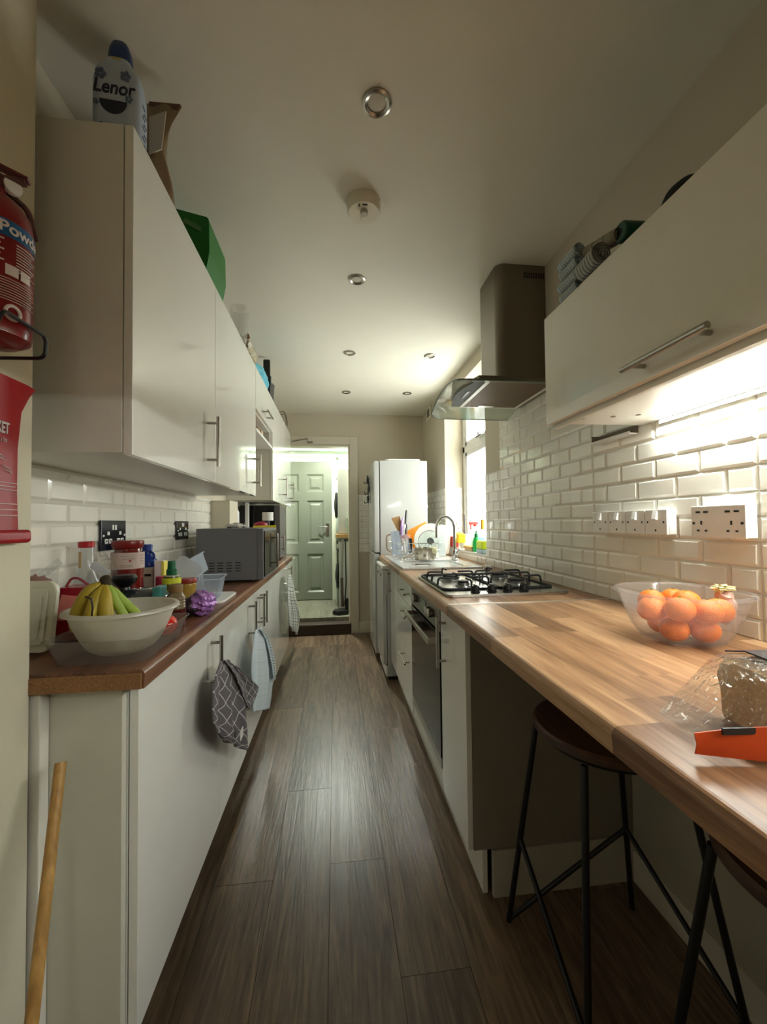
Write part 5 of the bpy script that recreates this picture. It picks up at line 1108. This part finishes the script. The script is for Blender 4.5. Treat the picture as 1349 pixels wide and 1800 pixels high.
t = thing('black_case', 'black upright case behind the turquoise bag on the left cabinets', 'case', (-.6, 2.7, ZC_)); obj('case', box(new(), at(463, 640, Y=2.93).x, at(475, 640, Y=2.93).x, 2.92, 2.95, ZC_, at(468, 632, Y=2.93).z, bev=.008), BLACK, t, smooth=True); obj('clasp', box(new(), at(475, 640, Y=2.93).x, at(476.5, 640, Y=2.93).x, 2.925, 2.945, ZC_+.12, ZC_+.18, bev=.001), mat('teal clasp', (40, 84, 84), .5), t)
bpy.data.objects[t.name].location.x += .0
t = thing('grey_bin', 'dark grey rounded tub on the left cabinets beyond the turquoise bag', 'tub', (-.49, 3.08, ZC_)); obj('tub', lathe(new(), [(0, 0), (.052, 0), (.060, .13), (.063, .14), (.055, .15), (0, .155)], (-.498, 3.02, ZC_), 32), mat('charcoal plastic', (66, 64, 60), .5), t, smooth=True); obj('base_ring', lathe(new(), [(.056, .003), (.058, .003), (.0595, .02), (.058, .02)], (-.498, 3.02, ZC_), 32), BLACK, t, smooth=True)
t = thing('wire_rack', 'small looped wire rack at the far end of the left cabinets', 'rack', (-.47, 3.75, ZC_)); 
for k in range(2): obj('wire_loop', tube(new(), bend([(-.52, 3.70+k*.08, ZC_+.003), (-.52, 3.70+k*.08, ZC_+.12), (-.45, 3.72+k*.08, ZC_+.15), (-.435, 3.74+k*.08, ZC_+.06), (-.45, 3.76+k*.08, ZC_+.003)], .03), .004, 8), HSTEEL, t, smooth=True)

# ------------------------------------------------------------------ on top of the right cupboard
ZR = 1.8185
TW = check('striped flannel', (178, 184, 180), (108, 124, 134), 1, 9, .22)
def roll(name, label, a, b, r, m, turns=2.6, mend=None):
    a, b = Vector(a), Vector(b); d = (b-a).normalized(); u = d.cross(Vector((0, 0, 1))).normalized(); v = u.cross(d)
    t = thing(name, label, 'towel', (a.x, a.y, a.z-r), 'rolled cloths on the right cupboard'); n = 64; bm = bmesh.new(); uvl = bm.loops.layers.uv.new('UVMap'); prof = []
    for k in range(n+1): f = k/n; ang = f*turns*2*PI; rr = r*(.18+.82*f)*(1+.03*math.sin(5*ang)); prof.append((rr*math.cos(ang), rr*math.sin(ang)))
    rows = []; L_ = (b-a).length
    for j in range(9):
        p = a+d*L_*j/8; rows.append([bm.verts.new(p+u*x+v*y) for x, y in prof])
    for j in range(8):
        for k in range(n):
            f = bm.faces.new((rows[j][k], rows[j][k+1], rows[j+1][k+1], rows[j+1][k]))
            for lp, q in zip(f.loops, ((j, k), (j, k+1), (j+1, k+1), (j+1, k))): lp[uvl].uv = (.5, q[0]/8)
    obj('cloth', bm, m, t, smooth=2, solid=r*.16); return t
def rp(px, py, X): return at(px, py, X=X)
for k, lb in enumerate(('lowest of five', 'second lowest of five', 'middle one of five', 'second highest of five', 'highest of five')):
    z = ZR+.0175+.0345*k; roll('rolled_flannel', 'pale blue striped rolled cloth, %s stacked on the right cupboard' % lb, (.700+.002*(k % 2), 1.158-.006*(k % 2), z), (.700, 1.065, z), .0165, TW)
BT = check('beige striped towel', (150, 142, 122), (110, 104, 88), 1, 4, .12)
t = thing('folded_towel', 'folded towel block under the rolled towels on the right cupboard', 'towel', (.74, .95, ZR))
for k in range(3): obj('fold', box(new(), .69, .78, .90, 1.05, ZR+.0005+k*.014, ZR+.0135+k*.014, bev=.005), mat('grey flannel', (150, 152, 144), .9), t, smooth=True)
roll('rolled_towel', 'striped rolled towel showing its spiral end on the right cupboard', (.703, 1.050, ZR+.073), (.698, .965, ZR+.073), .028, check('grey striped towel', (170, 172, 162), (96, 92, 84), 1, 7, .25), 3.4)
roll('rolled_towel', 'beige rolled towel lying above the striped rolled cloths', at(1014, 457, X=.722), at(1090, 412, X=.745), .021, BT)
gq = at(1090, 408, X=.737); M = Matrix.Translation(gq) @ RY(88) @ RZ(10)
t = thing('rolled_bag', 'dark green rolled bag on the right cupboard behind the cloths', 'bag', (.75, .90, ZR+.11)); obj('roll', lathe(new(), [(.006, 0), (.022, 0), (.026, .004), (.027, .13), (.02, .135), (0, .135)], (0, 0, 0), 28, M), mat('bottle green', (22, 74, 54), .3), t, smooth=True); obj('core', lathe(new(), [(0, -.001), (.009, -.001), (.009, .004)], (0, 0, 0), 20, M), BLACK, t, smooth=True)
t = thing('storage_box', 'grey box under the dark green roll on the right cupboard', 'box', (.84, .90, ZR)); obj('box', box(new(), .79, .90, .90, 1.0, ZR, gq.z-.033, bev=.004), mat('dark grey box', (60, 58, 54), .6), t, smooth=True); obj('lid', box(new(), .765, .902, .898, 1.002, gq.z-.0328, gq.z-.029), mat('dark grey box', (60, 58, 54), .6), t)
t = thing('black_bag', 'black rounded bag on the right cupboard, nearest of the things there', 'bag', (.80, .77, ZR)); obj('bag', blob(new(), (.800, .815, ZR+.076), (.050, .052, .074), 4, .04, 3, 2), mat('black fabric', (22, 19, 18), .8), t, smooth=True); obj('strap', tube(new(), bend([(.83, .82, ZR+.12), (.84, .79, ZR+.15), (.83, .76, ZR+.11)], .02), .006, 8), BLACK, t, smooth=True)

# ------------------------------------------------------------------ right worktop: orange bowl and bread
OC = (.805, .868); t = thing('fruit_bowl', 'clear plastic bowl full of oranges on the breakfast bar', 'bowl', (OC[0], OC[1], WZ)); bowl(t, OC, WZ, .075, .130, .113, MILKC)
OM = mat('orange peel', (232, 120, 32), .42, bump=.5, bscale=350, vary=.08, vscale=20)
proto = None; rnd = random.Random(3)
for k, (ox, oy, oz, pos) in enumerate(((-.045, -.030, .030, 'in the lowest layer, left front'), (.012, -.050, .030, 'in the lowest layer, front'), (.045, .0, .030, 'in the lowest layer, right'), (-.02, .035, .030, 'in the lowest layer, back'),
      (-.078, -.004, .070, 'against the left side of the bowl'), (-.048, -.050, .078, 'left of the front middle one'), (.004, -.066, .074, 'at the front middle under the rim'), (.058, -.040, .070, 'at the right front, the largest looking one'), (-.040, .040, .080, 'at the back left'), (.012, -.004, .084, 'in the centre on top'), (.030, .052, .078, 'at the back right'))):
    r = .0295
    if proto is None:
        proto = thing('orange', 'orange in the clear bowl '+pos, 'orange', (OC[0]+ox, OC[1]+oy, WZ+.004+oz-r), 'oranges in the clear bowl')
        obj('fruit', blob(new(), (OC[0]+ox, OC[1]+oy, WZ+.004+oz), (r, r, r*.93), 4, .015, 2, 3), OM, proto, smooth=True); obj('navel', cyl(new(), (OC[0]+ox, OC[1]+oy, WZ+.004+oz+r*.925), .003, .0015), mat('navel green', (90, 110, 50), .7), proto); base = Vector((ox, oy, oz))
    else:
        o = copy_tree(proto, Vector((ox, oy, oz))-base, label='orange in the clear bowl '+pos); o.rotation_euler = (rnd.uniform(-.5, .5) if False else 0, 0, rnd.uniform(0, 6))
c = (OC[0]+.088, OC[1]-.028); t = thing('net_bag', 'pinkish net bag with knotted white end in the bowl of oranges', 'bag', (c[0], c[1], WZ+.03)); obj('bag', blob(new(), (c[0], c[1], WZ+.080), (.019, .024, .038), 3, .16, 4, 5), mat('pink bag', (206, 168, 150), .5, bump=.6, bscale=80), t, smooth=True)
obj('knot', blob(new(), (c[0]-.004, c[1]+.002, WZ+.122), (.022, .016, .008), 3, .35, 5, 9), mat('knot cream', (206, 200, 150), .6), t, smooth=True)
# bread
BRX = .60; t = thing('bread_loaf', 'sliced brown bread in a clear bag with orange band on the bar', 'bread', (BRX, .44, WZ))
M = Matrix.Translation((.495, .475, WZ+.002)) @ RZ(-6)
def sec(x, k=1.0, s=1.0): return [(x, y*k, z*s*.82) for y, z in [(-.058, .004), (-.055, .0), (.055, .0), (.058, .004), (.060, .05), (.066, .075), (.060, .098), (.035, .108), (0, .110), (-.035, .108), (-.060, .098), (-.066, .075), (-.060, .05)]]
b2 = new(); loft(b2, [sec(.045, .90, .9), sec(.055, .97, .97), sec(.10), sec(.20), sec(.33, 1.0, .99)], True, True, True); bmesh.ops.transform(b2, matrix=M, verts=b2.verts); obj('loaf', b2, mat('bread crumb', (216, 178, 132), .85, bump=.7, bscale=160, vary=.12, vscale=30), t, smooth=50)
b2 = new(); Ls = []; rnd = random.Random(5)
for x, k, s in ((-.050, .70, .10), (-.038, .78, .26), (-.012, .86, .52), (.015, .94, .84), (.038, 1.04, 1.02), (.06, 1.06, 1.06), (.12, 1.05, 1.04), (.22, 1.07, 1.05), (.34, 1.05, 1.04)):
    Ls.append([(x+rnd.uniform(-.006, .006), y+rnd.uniform(-.004, .004), max(.0003, z+rnd.uniform(-.002, .005))) for x, y, z in sec(x, k, s)])
loft(b2, Ls, True, False, False); bmesh.ops.transform(b2, matrix=M, verts=b2.verts); o = obj('clear_bag', b2, BAG, t, smooth=30)
md = o.modifiers.new('subd', 'SUBSURF'); md.levels = 2; md.render_levels = 2
b2 = new(); Ls = []
for x, z0, z1, yo in ((-.075, .006, .030, -.050), (-.03, .003, .038, -.056), (.02, .002, .044, -.0655), (.06, .002, .040, -.0675), (.12, .002, .036, -.0675), (.34, .002, .038, -.068)):
    Ls.append([(x, yo, z0), (x, yo-.0035, (z0+z1)/2), (x, yo, z1), (x, yo+.0012, z1), (x, yo-.002, (z0+z1)/2), (x, yo+.0012, z0)])
loft(b2, Ls, True, True, True); bmesh.ops.transform(b2, matrix=M, verts=b2.verts); ob_ = obj('orange_band', b2, mat('orange print', (206, 74, 24), .35), t, smooth=30)
b2 = new(); loft(b2, [[(x, -.045, .0965), (x, .03, .0985), (x, .062, .089), (x, .062, .087), (x, .03, .0965), (x, -.045, .0945)] for x in (.06, .10, .20, .34)], True, True, True); bmesh.ops.transform(b2, matrix=M, verts=b2.verts); obj('dark_band', b2, mat('navy print', (44, 44, 60), .25, coat=.5), t, smooth=30)
b2 = box(new(), -.05, -.012, -.0605, -.058, .0325, .040); bmesh.ops.transform(b2, matrix=M, verts=b2.verts); obj('bag_clip', b2, BLACK, t)
b2 = new()
for k in range(9): box(b2, .012+k*.0042, .0138+k*.0042, -.0735, -.0725, .048, .074)
bmesh.ops.transform(b2, matrix=M, verts=b2.verts); pieces('barcode_bar', b2, mat('barcode black', (50, 44, 38), .6), t)

# ------------------------------------------------------------------ fire extinguisher and blanket on the near left wall
ex, ey, er = -.5285, .688, .0495; zb_, zt_ = 1.478, 1.715
t = thing('fire_extinguisher', 'red powder fire extinguisher hung on the near left wall', 'fire extinguisher', (ex, ey, zb_))
ER = mat('extinguisher red', (118, 10, 16), .28, coat=.3)
bd_ = obj('cylinder', lathe(new(), [(0, 0), (er*.7, 0), (er*.95, .008), (er, .02), (er, .185), (er*.93, .205), (er*.70, .222), (er*.36, .235), (er*.30, .246), (0, .246)], (ex, ey, zb_), 56), ER, t, smooth=True)
obj('blue_band', lathe(new(), [(er+.0003, .152), (er+.0006, .152), (er+.0006, .178), (er+.0003, .178)], (ex, ey, zb_), 56), mat('label blue', (20, 84, 132), .4), bd_, smooth=True)
thc = math.atan2(-ey, -ex)
WPR = mat('white print', (206, 196, 190), .5)
obj('lettering', text_bm('Powder', .0235, on_cyl(ex, ey, er+.0004, thc+.86, zb_+.158), .0006), WPR, bd_)
b2 = new()
def arc_line(z, a0, a1, r=.0008): tube(b2, [(ex+(er+.0009)*math.cos(thc+a0+(a1-a0)*q/8), ey+(er+.0009)*math.sin(thc+a0+(a1-a0)*q/8), zb_+z) for q in range(9)], r, 4)
for k in range(10): arc_line(.145-k*.0045, .55, 1.25-.1*(k % 3))
for k in range(9): arc_line(.088-k*.004, -.45, 1.2-.12*(k % 2), .0006)
for k in range(5): arc_line(.146-k*.008, -.3, .25-.08*(k % 2), .0012)
pieces('print_line', b2, WPR, bd_)
for a_ in (-.05, .45, .85):
    b2 = new(); z0, z1 = .094, .110; Ls = [[(ex+(er+r_)*math.cos(thc+a_+.17*s), ey+(er+r_)*math.sin(thc+a_+.17*s), zb_+z) for s in (-1, -.5, 0, .5, 1)] for r_, z in ((.0004, z0), (.001, z0), (.001, z1), (.0004, z1))]
    loft(b2, Ls, False); obj('pictogram', b2, WPR, bd_)
pa = thc+.48; pc = Vector((ex+(er+.0008)*math.cos(pa), ey+(er+.0008)*math.sin(pa), zb_+.038)); tg = Vector((-math.sin(pa), math.cos(pa), 0))
obj('ring_mark', tube(new(), [pc+tg*.0095*math.cos(q*PI/10)+Vector((0, 0, .0105*math.sin(q*PI/10))) for q in range(20)], .0026, 6, closed=True), WPR, bd_, smooth=True)
DR = mat('dark valve', (84, 48, 42), .4, .2)
obj('valve', lathe(new(), [(.014, .246), (.016, .25), (.016, .266), (0, .268)], (ex, ey, zb_), 24), DR, t, smooth=True)
obj('carry_handle', box(new(), -.02, .040, -.008, .008, -.002, .003, bev=.001, M=Matrix.Translation((ex, ey, zb_+.262)) @ RZ(20) @ RY(-8)), DR, t, smooth=True)
obj('squeeze_lever', box(new(), -.025, .045, -.008, .008, -.0015, .0035, bev=.001, M=Matrix.Translation((ex, ey, zb_+.283)) @ RZ(20) @ RY(16)), mat('red lever', (100, 20, 22), .4), t, smooth=True)
obj('pressure_gauge', lathe(new(), [(0, 0), (.012, 0), (.013, .004), (.012, .009), (0, .010)], (ex+.016, ey+.012, zb_+.257), 24, RZ(-30) @ RY(90)), WPL, t, smooth=True)
obj('hose', tube(new(), bend([(ex+.01, ey+.01, zb_+.25), (ex+.03, ey+.03, zb_+.235), (ex+.036, ey+.036, zb_+.19)], .012), .0045, 8), DR, t, smooth=True)
obj('bracket', tube(new(), bend([(-.579, .735, zb_-.006), (-.478, .728, zb_-.006), (-.474, .725, zb_+.028), (-.474, .635, zb_+.028), (-.478, .628, zb_-.006), (-.579, .625, zb_-.006)], .012), .003, 8), BLACK, t, smooth=True)
t = thing('fire_blanket', 'red fire blanket pouch hung on the near left wall below the extinguisher', 'fire blanket', (-.57, .70, 1.165))
RB = mat('blanket red', (150, 16, 26), .4, bump=.2, bscale=20)
b2 = new(); Ls = []
ye = [(.842, 1.452), (.826, 1.432), (.808, 1.40), (.800, 1.33), (.800, 1.25), (.804, 1.185)]
for y, z in ye: Ls.append([(-.579, y, z), (-.566, y-.004, z), (-.560, y-.03, z), (-.558, .66, z), (-.560, 1.36-y+.0, z), (-.579, 1.355-y, z)])
loft(b2, Ls, True, True, True); pch = obj('pouch', b2, RB, t, smooth=35)
obj('bottom_flap', prism(new(), rrect(-.579, -.553, 1.163, 1.187, .008), .53, .812, 'Y'), RB, t, smooth=True)
fb = lambda zb: (lambda x, y, d: (-.5585+d*.5+max(0, 0), .66+x, zb+y))
o = obj('lettering', text_bm('BLANKET', .027, lambda x, y, d: (-.5570+d, .733+x*.55, 1.352+y), .0006), WPR, pch)
o = obj('lettering', text_bm('1m x 1m', .012, lambda x, y, d: (-.5570+d, .748+x*.55, 1.337+y)), WPR, pch)
b2 = new()
for k in range(3): z = 1.268-k*.006; tube(b2, [(-.5578, .56, z), (-.5578, .786-.006*(k % 2), z)], .0006, 4)
for k in range(3): z = 1.232-k*.010; tube(b2, [(-.5578, .56, z), (-.5578, .786, z)], .0007, 4)
for y, z in ((.735, 1.318), (.752, 1.297)):
    b2_ = [(-.5575, y, z), (-.5575, y+.014, z-.004), (-.5575, y+.022, z-.012), (-.5575, y+.008, z-.008)]; tube(b2, b2_, .0007, 4, closed=True)
pieces('print_line', b2, WPR, pch)
# every helper property used while building is dropped
for o in bpy.data.objects:
    if '_w' in o: del o['_w']
